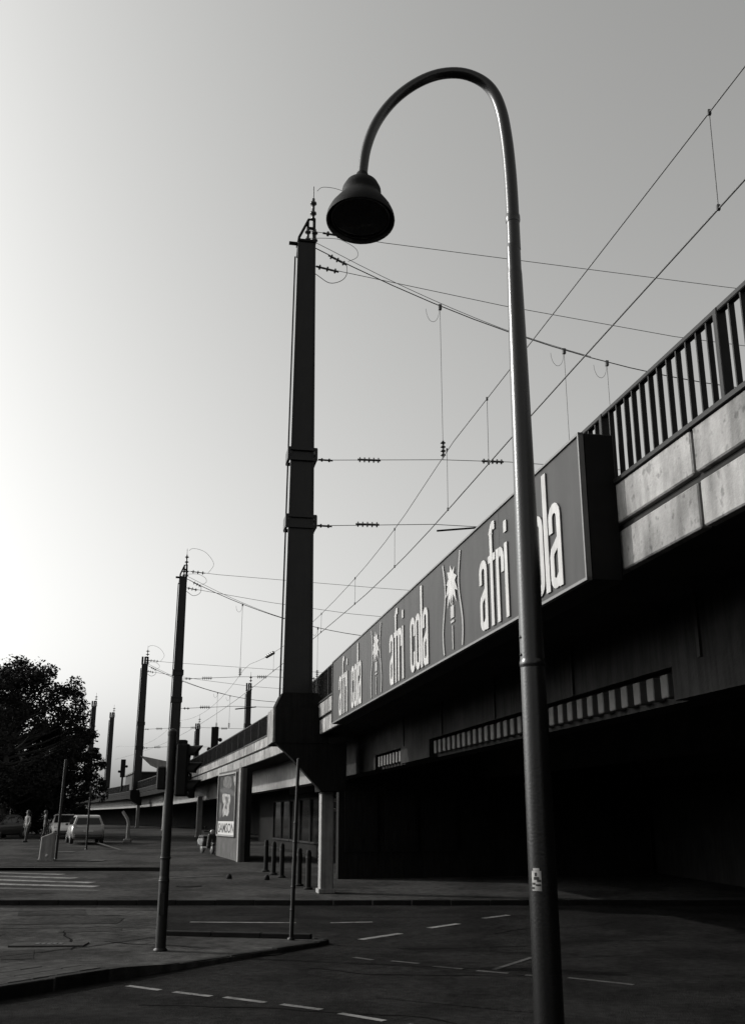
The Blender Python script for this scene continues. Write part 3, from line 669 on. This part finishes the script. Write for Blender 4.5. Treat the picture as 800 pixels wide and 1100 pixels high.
MB().box((0, 6, .9), (5, 12, 2.3)).build('wall', A['rail'], pb); MB().box((0, 6, 2.1), (5.4, 12.4, .15)).build('roof', A['roof'], pb)

# ------------------------------------------------------------------ street lamp
sl = thing('street_lamp', 'tall curved street lamp with bell shaped shade in front of the viaduct', 'street lamp', (1.0, 6.3, 0))
pole = MB().lathe(hard([(.090, 0), (.086, 1.2), (.082, 2.2), (.077, 3.20), (.081, 3.21), (.081, 3.235), (.0765, 3.245), (.0709, 4.269), (.0614, 5.371), (.052, 5.962), (.0488, 6.001), (.0488, 6.174), (.0441, 6.198)]), n=32).build('pole', A['lamp'], sl)
MB().lathe([(0, .0), (.15, 0), (.15, .03), (.11, .05), (.094, .25), (.094, .3)], n=24).build('base_collar', A['lamp'], pole)
MB().box((0, -.090, .75), (.09, .03, .38)).build('service_door', A['lamp'], pole, bevel=.008)
# small sticker on the pole
def wrap(bands, r, m, nm):
    V = []; F = []
    for z0, z1, a0, a1 in bands:
        n = 8; o = len(V)
        for i in range(n+1):
            a = R(a0+(a1-a0)*i/n); V.extend([(r*math.cos(a), r*math.sin(a), z0), (r*math.cos(a), r*math.sin(a), z1)])
        for i in range(n): F.append((o+2*i, o+2*i+2, o+2*i+3, o+2*i+1))
    MB().add(V, F, True).build(nm, m, pole)
wrap([(1.895, 2.005, 214, 256)], .0842, A['p_pale'], 'sticker'); wrap([(2.006, 2.02, 221, 249)], .0842, A['p_pale'], 'sticker')
wrap([(1.975, 1.995, 228, 238), (1.955, 1.972, 224, 247), (1.945, 1.956, 238, 254), (1.928, 1.940, 216, 230), (1.922, 1.932, 232, 254), (1.905, 1.916, 214, 226)], .0850, A['p_dark'], 'sticker_print')
arm_px = [(0.0047, 6.159), (0.0047, 6.592), (-0.0016, 6.867), (-0.0158, 7.104), (-0.0433, 7.324), (-0.0984, 7.498), (-0.1929, 7.608), (-0.3386, 7.669), (-0.5119, 7.655), (-0.6851, 7.568), (-0.8466, 7.419), (-0.9726, 7.222), (-1.0474, 6.994), (-1.0749, 6.765)]
P = []
for i in range(len(arm_px)-1):
    a = Vector(arm_px[max(i-1, 0)]); b = Vector(arm_px[i]); c = Vector(arm_px[i+1]); d = Vector(arm_px[min(i+2, len(arm_px)-1)])
    for j in range(5):
        t = j/5; q = .5*((2*b)+(-a+c)*t+(2*a-5*b+4*c-d)*t*t+(-a+3*b-3*c+d)*t**3); P.append((q.x, 0, q.y))
P.append((arm_px[-1][0], 0, arm_px[-1][1]))
arm = MB().tube(P, [.0472-.011*i/len(P) for i in range(len(P))], 20).build('arm', A['lamp'], sl)
MB().lathe([(.0488, 6.379), (.0528, 6.395), (.0528, 6.426), (.0488, 6.442)], (.0047, 0, 0), 20).build('joint_ring', A['lamp'], arm)
hp = (arm_px[-1][0], 0, arm_px[-1][1])          # the shade hangs tilted a little towards the street
shd = MB().lathe([(0.0394, 0.0236), (0.0441, 0.0158), (0.0473, -0.0197), (0.0788, -0.0472), (0.1181, -0.0866), (0.1386, -0.1339), (0.1417, -0.1614), (0.1339, -0.1851), (0.1496, -0.2205), (0.1851, -0.2717), (0.2205, -0.3307), (0.2386, -0.378), (0.2441, -0.4095), (0.2425, -0.4213)], n=40).build('lamp_shade', A['shade'], sl, hp); shd.rotation_euler = (R(-9), R(1.5), 0)
MB().lathe([(0.2425, -0.4205), (0.2339, -0.4134), (0.2205, -0.3622), (0.1851, -0.2992), (0.1417, -0.2441), (0.0788, -0.2126), (0, -0.2047)], n=40).build('reflector', A['shadein'], shd)
MB().lathe([(0.2008, -0.3993), (0.2103, -0.3977), (0.2103, -0.3898), (0.2008, -0.3882)], n=40).build('glass_ring', A['glass'], shd)
MB().lathe([(0.1992, -0.3937), (0.1575, -0.4056), (0.0788, -0.4174), (0, -0.4213)], n=40).build('glass', A['window'], shd)
MB().lathe([(0.0236, -0.2284), (0.0394, -0.2756), (0.0433, -0.3307), (0.0236, -0.378), (0, -0.3859)], n=16).build('bulb', A['glass'], shd)
for z in (3.276, 3.387): MB().lathe([(0, 0), (.010, 0), (.010, .018), (0, .02)], (-.080, -.02, z), 8, 'X').build('bolt', A['lamp'], pole)

# ------------------------------------------------------------------ traffic light
tz = zg(18.69)+.07
tl = thing('traffic_light', 'traffic light pole with side facing signal heads on the pavement corner', 'traffic light', (-3.63, 18.69, tz))
MB().lathe(hard([(.12, 0), (.12, .02), (.092, .04), (.09, 1.15), (.082, 1.2), (.08, 3.60), (.085, 3.61), (.085, 3.68), (.05, 3.72), (0, 3.73)]), n=20).build('pole', A['post'], tl)
MB().box((0, -.085, .75), (.10, .03, .36)).build('access_panel', A['post'], tl, bevel=.006)
for zz in (1.1, 1.48): MB().lathe([(.087, zz), (.095, zz+.005), (.095, zz+.035), (.087, zz+.04)], n=16).build('clamp_band', A['post'], tl)
hd = MB().box((.215, .02, 3.0), (.22, .30, .92)).build('signal_head', A['signal'], tl, bevel=.03)
for k in range(3):
    z = 2.70+k*.30
    MB().lathe([(0, 0), (.10, .0), (.105, .01)], (.327, .02, z), 18, 'X').build('lens', A['window'], hd)
    v = MB(); V = []; F = []; n = 14
    for i in range(n+1):
        a = R(-20+220*i/n)
        for r_, xx in ((.125, .322), (.135, .322+.12+.12*max(0, math.sin(a)))): V.append((xx, .02+r_*math.cos(a), z+r_*math.sin(a)))
    for i in range(n): F.append((2*i, 2*i+1, 2*i+3, 2*i+2))
    v.add(V, F, True).build('visor', A['signal'], hd)
for z in (2.62, 3.38): MB().tube([(0, 0, z), (.18, .02, z)], .022, 8).build('bracket', A['signal'], tl)
MB().box((.20, 0, 3.49), (.14, .2, .07)).build('head_cap', A['signal'], hd, bevel=.01)
ph = MB().box((-.16, .10, 2.86), (.16, .22, .40)).build('pedestrian_head', A['signal'], tl, bevel=.02)
MB().box((-.245, .10, 2.86), (.012, .16, .32)).build('pedestrian_lens', A['palem'], ph)
MB().box((-.02, .10, 2.75), (.2, .05, .05)).build('bracket', A['signal'], tl)
# slim leaning post at the tip of the pavement
lpz = zg(20.15)+.07
lp = thing('slim_post', 'slim leaning bare post on the pavement tip below the tallest mast', 'post', (-1.5, 20.1, lpz)); lp.rotation_euler = (0, R(1.2), 0)
MB().lathe(hard([(.07, 0), (.07, .03), (.040, .04), (.038, 2.05), (.034, 2.07), (.032, 3.25), (.0, 3.27)]), n=14).build('tube', A['post'], lp)
for zz in (.5, .9, 1.7, 2.05): MB().lathe([(.039, zz), (.045, zz+.005), (.045, zz+.03), (.039, zz+.035)], n=12).build('band', A['post'], lp)

# block with post on the far pavement, thin posts
bz = zg(41.8)+.11
blc = thing('concrete_block', 'small concrete block with slanted top at the far pavement edge', 'block', (-12.85, 42.0, bz), .15)
MB().prism([(-.26, 0), (.26, 0), (.24, 1.08), (-.22, .90)], -.3, .3, lambda a, b, hh: (a, hh, b)).build('body', A['pier'], blc, bevel=.03); MB().box((0, 0, .03), (.6, .7, .06)).build('foot', A['pier'], blc)
MB().lathe([(0, 0), (.06, 0), (.06, .02), (0, .025)], (.05, -.31, .2), 10, 'Y').build('reflector', A['lens'], blc)
p1 = thing('sign_post', 'tall thin post standing behind the slanted concrete block', 'post', (-12.75, 42.9, zg(42.9)+.11)); p1.rotation_euler = (0, R(1.0), 0)
MB().lathe(hard([(.08, 0), (.06, .05), (.055, 3.9), (0, 3.92)]), n=10).build('tube', A['post'], p1); MB().box((.02, 0, 3.4), (.06, .02, .7)).build('edge_on_plate', A['post'], p1)
p2 = thing('sign_post', 'thin short post in front of the silver car', 'post', (-13.6, 50.5, zg(50.5)+.11)); MB().lathe(hard([(.07, 0), (.05, .05), (.045, 2.9), (0, 2.92)]), n=10).build('tube', A['post'], p2); MB().box((0, 0, 2.6), (.04, .3, .4)).build('edge_on_plate', A['post'], p2)
wp = thing('bent_post', 'pale bent post standing right of the silver car under the viaduct', 'post', (-14.0, 60.6, zg(60.6)))
MB().tube([(0, 0, 0), (0, 0, 1.05), (-.08, 0, 1.3), (-.38, 0, 1.72)], [.11, .09, .09, .08], 10).build('tube', A['palem'], wp); MB().box((0, 0, .1), (.4, .4, .2)).build('foot', A['palem'], wp, bevel=.02)

# ------------------------------------------------------------------ poster wall
a = Vector((-5.36, 42.94)); b = Vector((-7.0, 47.6)); dd = (b-a).normalized(); Wl = (b-a).length; ang = math.atan2(dd.y, dd.x)
pw = thing('poster_wall', 'grey wall under the viaduct edge carrying a tall framed poster', 'wall', (a.x, a.y, zg(a.y)-.05), ang)
# local x along wall (away), local y = left = towards the street
MB().box((Wl/2, -.10, 1.85), (Wl, .2, 3.75)).build('wall', A['wall'], pw, bevel=.01); MB().box((Wl/2, -.32, 1.85), (Wl-.1, .236, 3.7)).build('shaded_wall_end', A['shopwall'], pw)  # dark box behind the wall paints its near end as shaded
MB().box((.10, .03, 1.85), (.22, .10, 3.76)).build('edge_strip', A['pier'], pw)
fr = MB()
fx0, fx1, fz0, fz1 = .95, Wl-.25, 1.0, 3.62
for c, d in ((((fx0+fx1)/2, .04, fz0+.03), (fx1-fx0, .08, .07)), (((fx0+fx1)/2, .04, fz1-.03), (fx1-fx0, .08, .07)), ((fx0, .04, (fz0+fz1)/2), (.09, .082, fz1-fz0)), ((fx1, .04, (fz0+fz1)/2), (.09, .082, fz1-fz0))): fr.box(c, d)
fo = fr.build('poster_frame', A['palem'], pw)
pwid = fx1-fx0
ps = MB().box(((fx0+fx1)/2, .015, (fz0+fz1)/2), (pwid-.1, .02, fz1-fz0-.1)).build('poster', A['p_dark'], pw)
def pp(u, v): return (fx1-.06-u*(pwid-.12), fz0+.06+v*(fz1-fz0-.12))     # u left->right seen from the street
def flat(poly, m, y, nm):
    return MB().add([(pp(*q)[0], y, pp(*q)[1]) for q in poly], [tuple(range(len(poly)))]).build(nm, m, ps)
flat([(0, 0), (1, 0), (1, .22), (0, .22)], A['p_white'], .028, 'poster_band')
flat([(.22, .90), (.30, .97), (.48, .985), (.66, .96), (.74, .90), (.76, .82), (.66, .765), (.40, .77), (.25, .82)], A['p_mid'], .027, 'poster_print')
flat([(.03, .75), (.10, .77), (.30, .80), (.55, .775), (.78, .735), (.97, .68), (.98, .64), (.88, .625), (.70, .66), (.45, .69), (.20, .70), (.06, .72)], A['rubber'], .029, 'poster_print')
flat([(.20, .69), (.40, .685), (.66, .66), (.72, .56), (.64, .47), (.66, .38), (.55, .30), (.42, .33), (.30, .29), (.26, .40), (.32, .50), (.22, .58)], A['p_pale'], .028, 'poster_print')
flat([(.84, .96), (.97, .95), (.98, .84), (.93, .79), (.86, .86)], A['p_pale'], .0275, 'poster_print')
flat([(.36, .64), (.52, .63), (.60, .54), (.50, .50), (.52, .42), (.40, .44), (.44, .55)], A['p_mid'], .0295, 'poster_print')
flat([(.70, .60), (.95, .57), (.96, .30), (.75, .27), (.72, .40)], A['p_dark'], .0292, 'poster_print')
flat([(.05, .55), (.18, .52), (.22, .34), (.12, .27), (.04, .30)], A['p_mid'], .0278, 'poster_print')
cu = bpy.data.curves.new('poster_lettering', 'FONT'); cu.body = 'SAMSON'; cu.size = 1.0; cu.align_x = 'LEFT'; cu.resolution_u = 3; cu.offset = .015
tmp = bpy.data.objects.new('tmp', cu); COL.objects.link(tmp); dg = bpy.context.evaluated_depsgraph_get(); tm = bpy.data.meshes.new_from_object(tmp.evaluated_get(dg)); bpy.data.objects.remove(tmp)
xs = [v.co.x for v in tm.vertices]; zs = [v.co.y for v in tm.vertices]
for v in tm.vertices:
    q = pp(.04+.92*(v.co.x-min(xs))/(max(xs)-min(xs)), .03+.16*(v.co.y-min(zs))/(max(zs)-min(zs))); v.co = (q[0], .033, q[1])
tm.materials.clear(); tm.materials.append(A['rubber']); link('poster_lettering', tm, ps)

# ------------------------------------------------------------------ scooter
sc = thing('motor_scooter', 'dark motor scooter parked beside the poster wall', 'scooter', (-7.6, 48.9, zg(48.9)), R(-150))
for y in (-.62, .62):                                     # local y forward
    wh = MB().lathe([(.12, -.05), (.20, -.05), (.235, -.02), (.235, .02), (.20, .05), (.12, .05)], (0, y, .235), 18, 'X').build('wheel', A['rubber'], sc); MB().lathe([(0, -.052), (.13, -.045), (.13, .045), (0, .052)], (0, y, .235), 14, 'X').build('rim', A['palem'], wh)
MB().prism([(.30, .28), (.48, .30), (.62, .84), (.50, .92), (.40, .62)], -.20, .20, lambda a, b, hh: (hh*(1-.25*abs(b-.6)), a, b)).build('leg_shield', A['cardark'], sc, bevel=.03)
MB().prism([(.42, .40), (.80, .36), (.86, .46), (.62, .56), (.48, .52)], -.07, .07, lambda a, b, hh: (hh, a, b)).build('front_fender', A['cardark'], sc, bevel=.02)
MB().prism([(-.28, .25), (.40, .25), (.40, .32), (-.28, .32)], -.17, .17, lambda a, b, hh: (hh, a, b)).build('footboard', A['rubber'], sc, bevel=.01)
MB().prism([(-.95, .52), (-.90, .68), (-.25, .72), (-.16, .55), (-.24, .30), (-.62, .34)], -.17, .17, lambda a, b, hh: (hh*(1.0 if b < .6 else .85), a, b)).build('rear_body', A['cardark'], sc, bevel=.04)
MB().prism([(-.88, .69), (-.84, .80), (-.45, .82), (-.22, .78), (-.20, .72)], -.14, .14, lambda a, b, hh: (hh, a, b)).build('seat', A['rubber'], sc, bevel=.03)
MB().tube([(0, .62, .25), (0, .50, .90)], .03, 8).build('fork', A['palem'], sc)
hb = MB().tube(smooth([(-.33, .38, 1.0), (-.16, .46, .98), (0, .50, .95), (.16, .46, .98), (.33, .38, 1.0)]), .02, 8).build('handlebar', A['metal'], sc)
MB().lathe([(0, -.05), (.10, -.03), (.11, .04), (.09, .07), (0, .085)], (0, .54, .96), 16, 'Y').build('headlight', A['lens'], hb)
for sx in (-1, 1):
    m = MB().tube([(sx*.22, .44, .98), (sx*.30, .46, 1.16)], .008, 6).build('mirror_stem', A['metal'], hb); MB().lathe([(0, -.01), (.055, -.008), (.055, .008), (0, .01)], (sx*.30, .46, 1.18), 12, 'Y').build('mirror', A['metal'], hb)
MB().box((0, -.96, .56), (.16, .03, .08)).build('tail_light', A['lens'], sc); MB().box((0, -.97, .42), (.2, .01, .14)).build('number_plate', A['p_white'], sc)
MB().tube([(.1, -.1, .25), (.17, -.12, .02)], .012, 6).build('stand', A['metal'], sc)

# ------------------------------------------------------------------ cars
def car(lab, loc, rz, paint, mpv=True):
    t = thing('parked_car', lab, 'car', loc, rz, 'cars parked on the far left')
    # local y forward; loft of cross sections (y, half width bottom, half width belt, z bottom, z belt)
    Lh = 2.0
    secs = [(-2.0, .72, .78, .42, .80), (-1.93, .80, .86, .28, .95), (-1.3, .84, .88, .24, .98), (0, .85, .885, .22, .96), (1.1, .84, .87, .24, .93), (1.75, .80, .82, .28, .84), (2.02, .66, .70, .40, .66)]
    V = []; F = []; n = 8
    for (y, wb, wt_, z0, z1) in secs:
        V += [(-wb*.92, y, z0), (-wb, y, z0+.1), (-wt_, y, (z0+z1)/2), (-wt_*.97, y, z1-.05), (-wt_*.90, y, z1), (wt_*.90, y, z1), (wt_*.97, y, z1-.05), (wt_, y, (z0+z1)/2), (wb, y, z0+.1), (wb*.92, y, z0)]
    m = 10
    for i in range(len(secs)-1):
        for k in range(m): F.append((i*m+k, i*m+(k+1) % m, (i+1)*m+(k+1) % m, (i+1)*m+k))
    F += [tuple(range(m)), tuple(range((len(secs)-1)*m, len(secs)*m))]
    body = MB().add(V, F, True).build('body', paint, t)
    ry = -1.86 if mpv else -1.45; fy = 1.05
    prof = [(ry, .93), (ry+.30, 1.40), (ry+.40, 1.47), (ry+.62, 1.51), (.0, 1.53), (.22, 1.51), (.38, 1.46), (fy, .92)]
    def cab(mb, pr, sc): return mb
    Vc = []; Fc = []
    for (y, z) in prof:
        hw = .84-(z-.93)*.40; Vc += [(-hw, y, z), (hw, y, z)]
    k = len(prof)
    Fc = [(2*i, 2*i+1, 2*i+3, 2*i+2) for i in range(k-1)]+[tuple(2*i for i in range(k)), tuple(2*i+1 for i in reversed(range(k)))]
    MB().add(Vc, Fc).build('cabin', paint, t, bevel=.02)
    def glass(nm, P): MB().add(P, [tuple(range(len(P)))]).build(nm, A['window'], t)
    e = .012
    glass('rear_window', [(-.68, ry+.055-e, 1.02), (.68, ry+.055-e, 1.02), (.55, ry+.275-e, 1.36), (-.55, ry+.275-e, 1.36)])
    glass('windscreen', [(-.70, fy-.06, 1.0), (.70, fy-.06, 1.0), (.60, .42, 1.47), (-.60, .42, 1.47)])
    for sx in (-1, 1):
        for (y0, y1, y2, y3) in ((ry+.22, -.95, -.95, ry+.45), (-.88, -.05, -.05, -.88), (.02, .85, .42, .02)):
            P = [(sx*(.812+e), y0, 1.0), (sx*(.812+e), y1, 1.0), (sx*(.652+e), y2, 1.40), (sx*(.652+e), y3, 1.40)]; glass('side_window', P)
        MB().box((sx*.74, -1.965, .86), (.16, .05, .34)).build('tail_light', A['lens'], t, bevel=.01); MB().box((sx*.62, 1.93, .66), (.26, .08, .14)).build('headlight', A['lens'], t, bevel=.01)
        MB().box((sx*.95, .72, 1.02), (.16, .08, .12)).build('mirror', A['cardark'], t, bevel=.02)
        for y in (-1.25, 1.25):
            wh = MB().lathe([(.17, -.1), (.28, -.1), (.31, -.06), (.31, .06), (.28, .1), (.17, .1)], (sx*.80, y, .31), 20, 'X').build('wheel', A['rubber'], t); MB().lathe([(0, -.102), (.19, -.095), (.19, .095), (0, .102)], (sx*.80, y, .31), 16, 'X').build('rim', A['palem'], wh)
    MB().box((0, -1.99, .42), (1.5, .16, .2)).build('rear_bumper', A['cardark'], t, bevel=.04); MB().box((0, 1.99, .40), (1.4, .16, .2)).build('front_bumper', A['cardark'], t, bevel=.04)
    MB().box((0, -2.01, .68), (.52, .02, .11)).build('number_plate', A['p_white'], t)
    return t
car('silver hatchback seen from behind beside the thin post', (-16.2, 59.6, zg(59.6)), R(20.5), A['carpaint'])
car('white car half hidden to the left of the silver hatchback', (-20.6, 70.5, zg(70.5)), R(200), A['carwhite'], False)
car('dark car with bright headlight at the far left edge', (-24.6, 70.0, zg(70)), R(160), A['cardark'], False)

# ------------------------------------------------------------------ people
def person(lab, loc, rz, top, pose):
    t = thing('person', lab, 'person', loc, rz, 'people walking on the far left')
    J = pose; names = list(J)
    V = [J[k_][0] for k_ in names]; idx = {k_: i for i, k_ in enumerate(names)}
    E_ = [(idx[q[1]], i) for i, q in enumerate([J[k_] for k_ in names]) if q[1]]
    me = bpy.data.meshes.new('body'); me.from_pydata(V, E_, []); me.materials.append(A['skin']); me.materials.append(top); me.materials.append(A['cloth'])
    o = link('body', me, t); sk = o.modifiers.new('skin', 'SKIN'); sk.use_smooth_shade = True
    for i, k_ in enumerate(names):
        r = J[k_][2]; me.skin_vertices[0].data[i].radius = r if isinstance(r, tuple) else (r, r); me.skin_vertices[0].data[i].use_root = (k_ == 'pelvis')
    sb = o.modifiers.new('sub', 'SUBSURF'); sb.levels = 1; sb.render_levels = 1
    dg = bpy.context.evaluated_depsgraph_get(); m2_ = bpy.data.meshes.new_from_object(o.evaluated_get(dg)); o.modifiers.clear(); o.data = m2_
    m2_.materials.clear()
    for q in (A['skin'], top, A['cloth']): m2_.materials.append(q)
    arms = max(abs(J['handL'][0][0]), .2)
    for p_ in m2_.polygons:
        z = p_.center.z; x = abs(p_.center.x)
        if z > 1.44: p_.material_index = 0
        elif z > .94 and (x < .20 or z > 1.18): p_.material_index = 1
        elif x > .21 and z > .70: p_.material_index = 0
        else: p_.material_index = 2
        p_.use_smooth = True
    MB().lathe([(0, 1.79), (.07, 1.775), (.103, 1.72), (.106, 1.67), (.095, 1.62), (.09, 1.60)], (0, -.01, 0), 14).build('hair', A['hair'], t)
    for nm in ('L', 'R'):
        h = J['hand'+nm][0]; fg = MB()
        for i in range(4): fg.tube([(h[0], h[1]-.03+.02*i, h[2]-.02), (h[0], h[1]-.028+.02*i, h[2]-.07), (h[0]*.97, h[1]-.02+.02*i, h[2]-.105+.008*abs(i-1.5))], [.009, .009, .007], 5)
        fg.tube([(h[0], h[1]+.035, h[2]), (h[0]*.97, h[1]+.06, h[2]-.05)], [.01, .008], 5); fg.build('fingers', A['skin'], t)
    for sx in ('L', 'R'):
        f = J['toe'+sx][0]; MB().box((f[0], f[1]-.06, .045), (.095, .27, .09), taper=.8).build('shoe', A['rubber'], t, bevel=.02)
    return t
def walk(st_, arm):
    return {'pelvis': ((0, 0, .95), None, (.145, .10)), 'waist': ((0, 0, 1.10), 'pelvis', (.135, .095)), 'chest': ((0, .01, 1.30), 'waist', (.165, .11)), 'neck0': ((0, 0, 1.45), 'chest', (.075, .065)), 'neck': ((0, .01, 1.52), 'neck0', .055), 'head': ((0, .03, 1.62), 'neck', (.08, .10)), 'crown': ((0, .02, 1.72), 'head', (.075, .092)),
            'shL': ((-.17, 0, 1.41), 'chest', .062), 'elL': ((-.24, arm*.4, 1.14), 'shL', .045), 'handL': ((-.27, .10+arm, .90), 'elL', .032), 'shR': ((.17, 0, 1.41), 'chest', .062), 'elR': ((.24, -arm*.4, 1.14), 'shR', .045), 'handR': ((.27, .10-arm, .90), 'elR', .032),
            'hipL': ((-.09, 0, .86), 'pelvis', .09), 'knL': ((-.10, st_*.55+.03, .49), 'hipL', .062), 'anL': ((-.10, st_, .10), 'knL', .043), 'toeL': ((-.10, st_+.12, .05), 'anL', .038), 'hipR': ((.09, 0, .86), 'pelvis', .09), 'knR': ((.10, -st_*.45+.05, .49), 'hipR', .062), 'anR': ((.10, -st_, .10), 'knR', .043), 'toeR': ((.10, -st_+.12, .05), 'anR', .038)}
person('person in a pale shirt and dark trousers walking left of the silver car', (-20.0, 61.2, zg(61.2)), R(150), A['shirt'], walk(.14, .12))
person('person in dark clothes walking just right of the one in a pale shirt', (-20.0, 64.5, zg(64.5)), R(-60), A['cloth'], walk(.2, .16))

# ------------------------------------------------------------------ trees
leaf_mats = [A['leafA']]
def tree(lab, loc, height, rad, nclump, seed, name='broadleaf_tree', leaf=.20, per=70, low=.18):
    rnd = random.Random(seed); t = thing(name, lab, 'tree', loc, rnd.random()*6, 'trees on the far left')
    tk = MB(); h0 = height*.30
    tk.tube([(0, 0, -.1), (.05, .03, h0*.5), (0, .1, h0), (.1, .1, height*.55), (0, .05, height*.8)], [rad*.075, rad*.06, rad*.05, rad*.03, rad*.012], 10)
    clumps = []
    for i in range(nclump):
        # points spread in the crown volume, biased to the shell
        while True:
            v = Vector((rnd.uniform(-1, 1), rnd.uniform(-1, 1), rnd.uniform(-1, 1)))
            if .25 < v.length < 1: break
        v = v.normalized()*(v.length**.5)
        taper = 1.0 if v.z < 0 else 1-.28*v.z*v.z
        wob = 1+.13*math.sin(v.x*5+seed)+.12*math.cos(v.y*6+v.z*4)
        c = Vector((v.x*rad*taper*wob, v.y*rad*taper*wob, height*(low+(1-low)*.5)+v.z*height*(1-low)*.5*wob*.92))
        clumps.append((c, rnd.uniform(.45, 1.0)*rad*.25))
        if i % 4 == 0:
            a = Vector((0, .05, min(c.z*.75, height*.75))); mid = (a+c)/2+Vector((0, 0, -.2)); tk.tube([a, mid, c], [rad*.022, rad*.014, rad*.005], 6, False)
    tk.build('trunk', A['bark'], t)
    lv = MB(); V = []; F = []
    for c, r in clumps:
        k_ = int(per*rnd.uniform(.6, 1.25))
        for q in range(k_):
            d = Vector((rnd.gauss(0, .5), rnd.gauss(0, .5), rnd.gauss(0, .38)))
            if d.length > .85: d = d.normalized()*rnd.uniform(.3, .85)
            p_ = c+d*r
            sz = leaf*rnd.uniform(.6, 1.25); u = Vector((rnd.gauss(0, 1), rnd.gauss(0, 1), rnd.gauss(0, .6))).normalized(); w_ = u.cross(Vector((rnd.gauss(0, 1), rnd.gauss(0, 1), rnd.gauss(0, 1)))).normalized()
            o = len(V); V += [p_-u*sz*.6, p_+w_*sz*.32-u*sz*.05, p_+u*sz*.6, p_-w_*sz*.32-u*sz*.05]; F.append((o, o+1, o+2, o+3))
    lv.add(V, F); lv.build('crown', A['leafA'], t); return t
tree('large dark broadleaf tree filling the left edge of the street', (-25.3, 72.0, 1.0), 12.3, 5.0, 340, 11, per=150, leaf=.215, low=.10)
tree('smaller broadleaf tree at the right foot of the large dark tree', (-22.7, 76.5, 1.05), 8.0, 2.75, 190, 5, per=130, leaf=.20, low=.12)
tree('dark broadleaf tree half out of frame behind the people', (-31.0, 76.0, 1.05), 12.3, 5.0, 260, 23, per=110, leaf=.25, low=.06)
for i, (x, y, h_, r_) in enumerate([(-29, 82, 4.5, 3.2), (-33.5, 84, 5.0, 3.5), (-25.5, 84, 3.6, 2.6)]):
    tree(['shrub in the shade behind the dark car', 'shrub at the far left edge behind the parked cars', 'shrub behind the white car'][i], (x, y, 1.1), h_, r_, 70, 40+i, 'shrub', .3, 60, 0.0)

# ------------------------------------------------------------------ houses far behind the tree
def house(lab, loc, rz, w_, d_, h_, cols, rows):
    t = thing('apartment_house', lab, 'building', loc, rz, 'houses behind the tree')
    MB().box((0, d_/2, h_/2), (w_, d_, h_)).build('wall', A['facade'], t)
    MB().prism([(-w_/2-.3, h_), (w_/2+.3, h_), (0, h_+2.6)], -.3, d_+.3, lambda a, b, hh: (a, hh, b)).build('roof', A['roof'], t)
    for i in range(cols):
        for j in range(rows):
            x = -w_/2+w_*(i+.5)/cols; z = 1.7+j*(h_-1.2)/rows
            f = MB().box((x, -.03, z), (1.15, .1, 1.55)).build('window', A['p_white'], t); MB().box((x, -.06, z), (.95, .08, 1.35)).build('pane', A['window'], f)
    return t
house('pale house glimpsed under the tree crown left of the silver car', (-43.0, 118, 1.2), R(14), 14, 9, 7.0, 4, 2)
house('house far behind the shrubs at the left edge', (-62, 125, 1.2), R(15), 14, 10, 9.5, 5, 3)
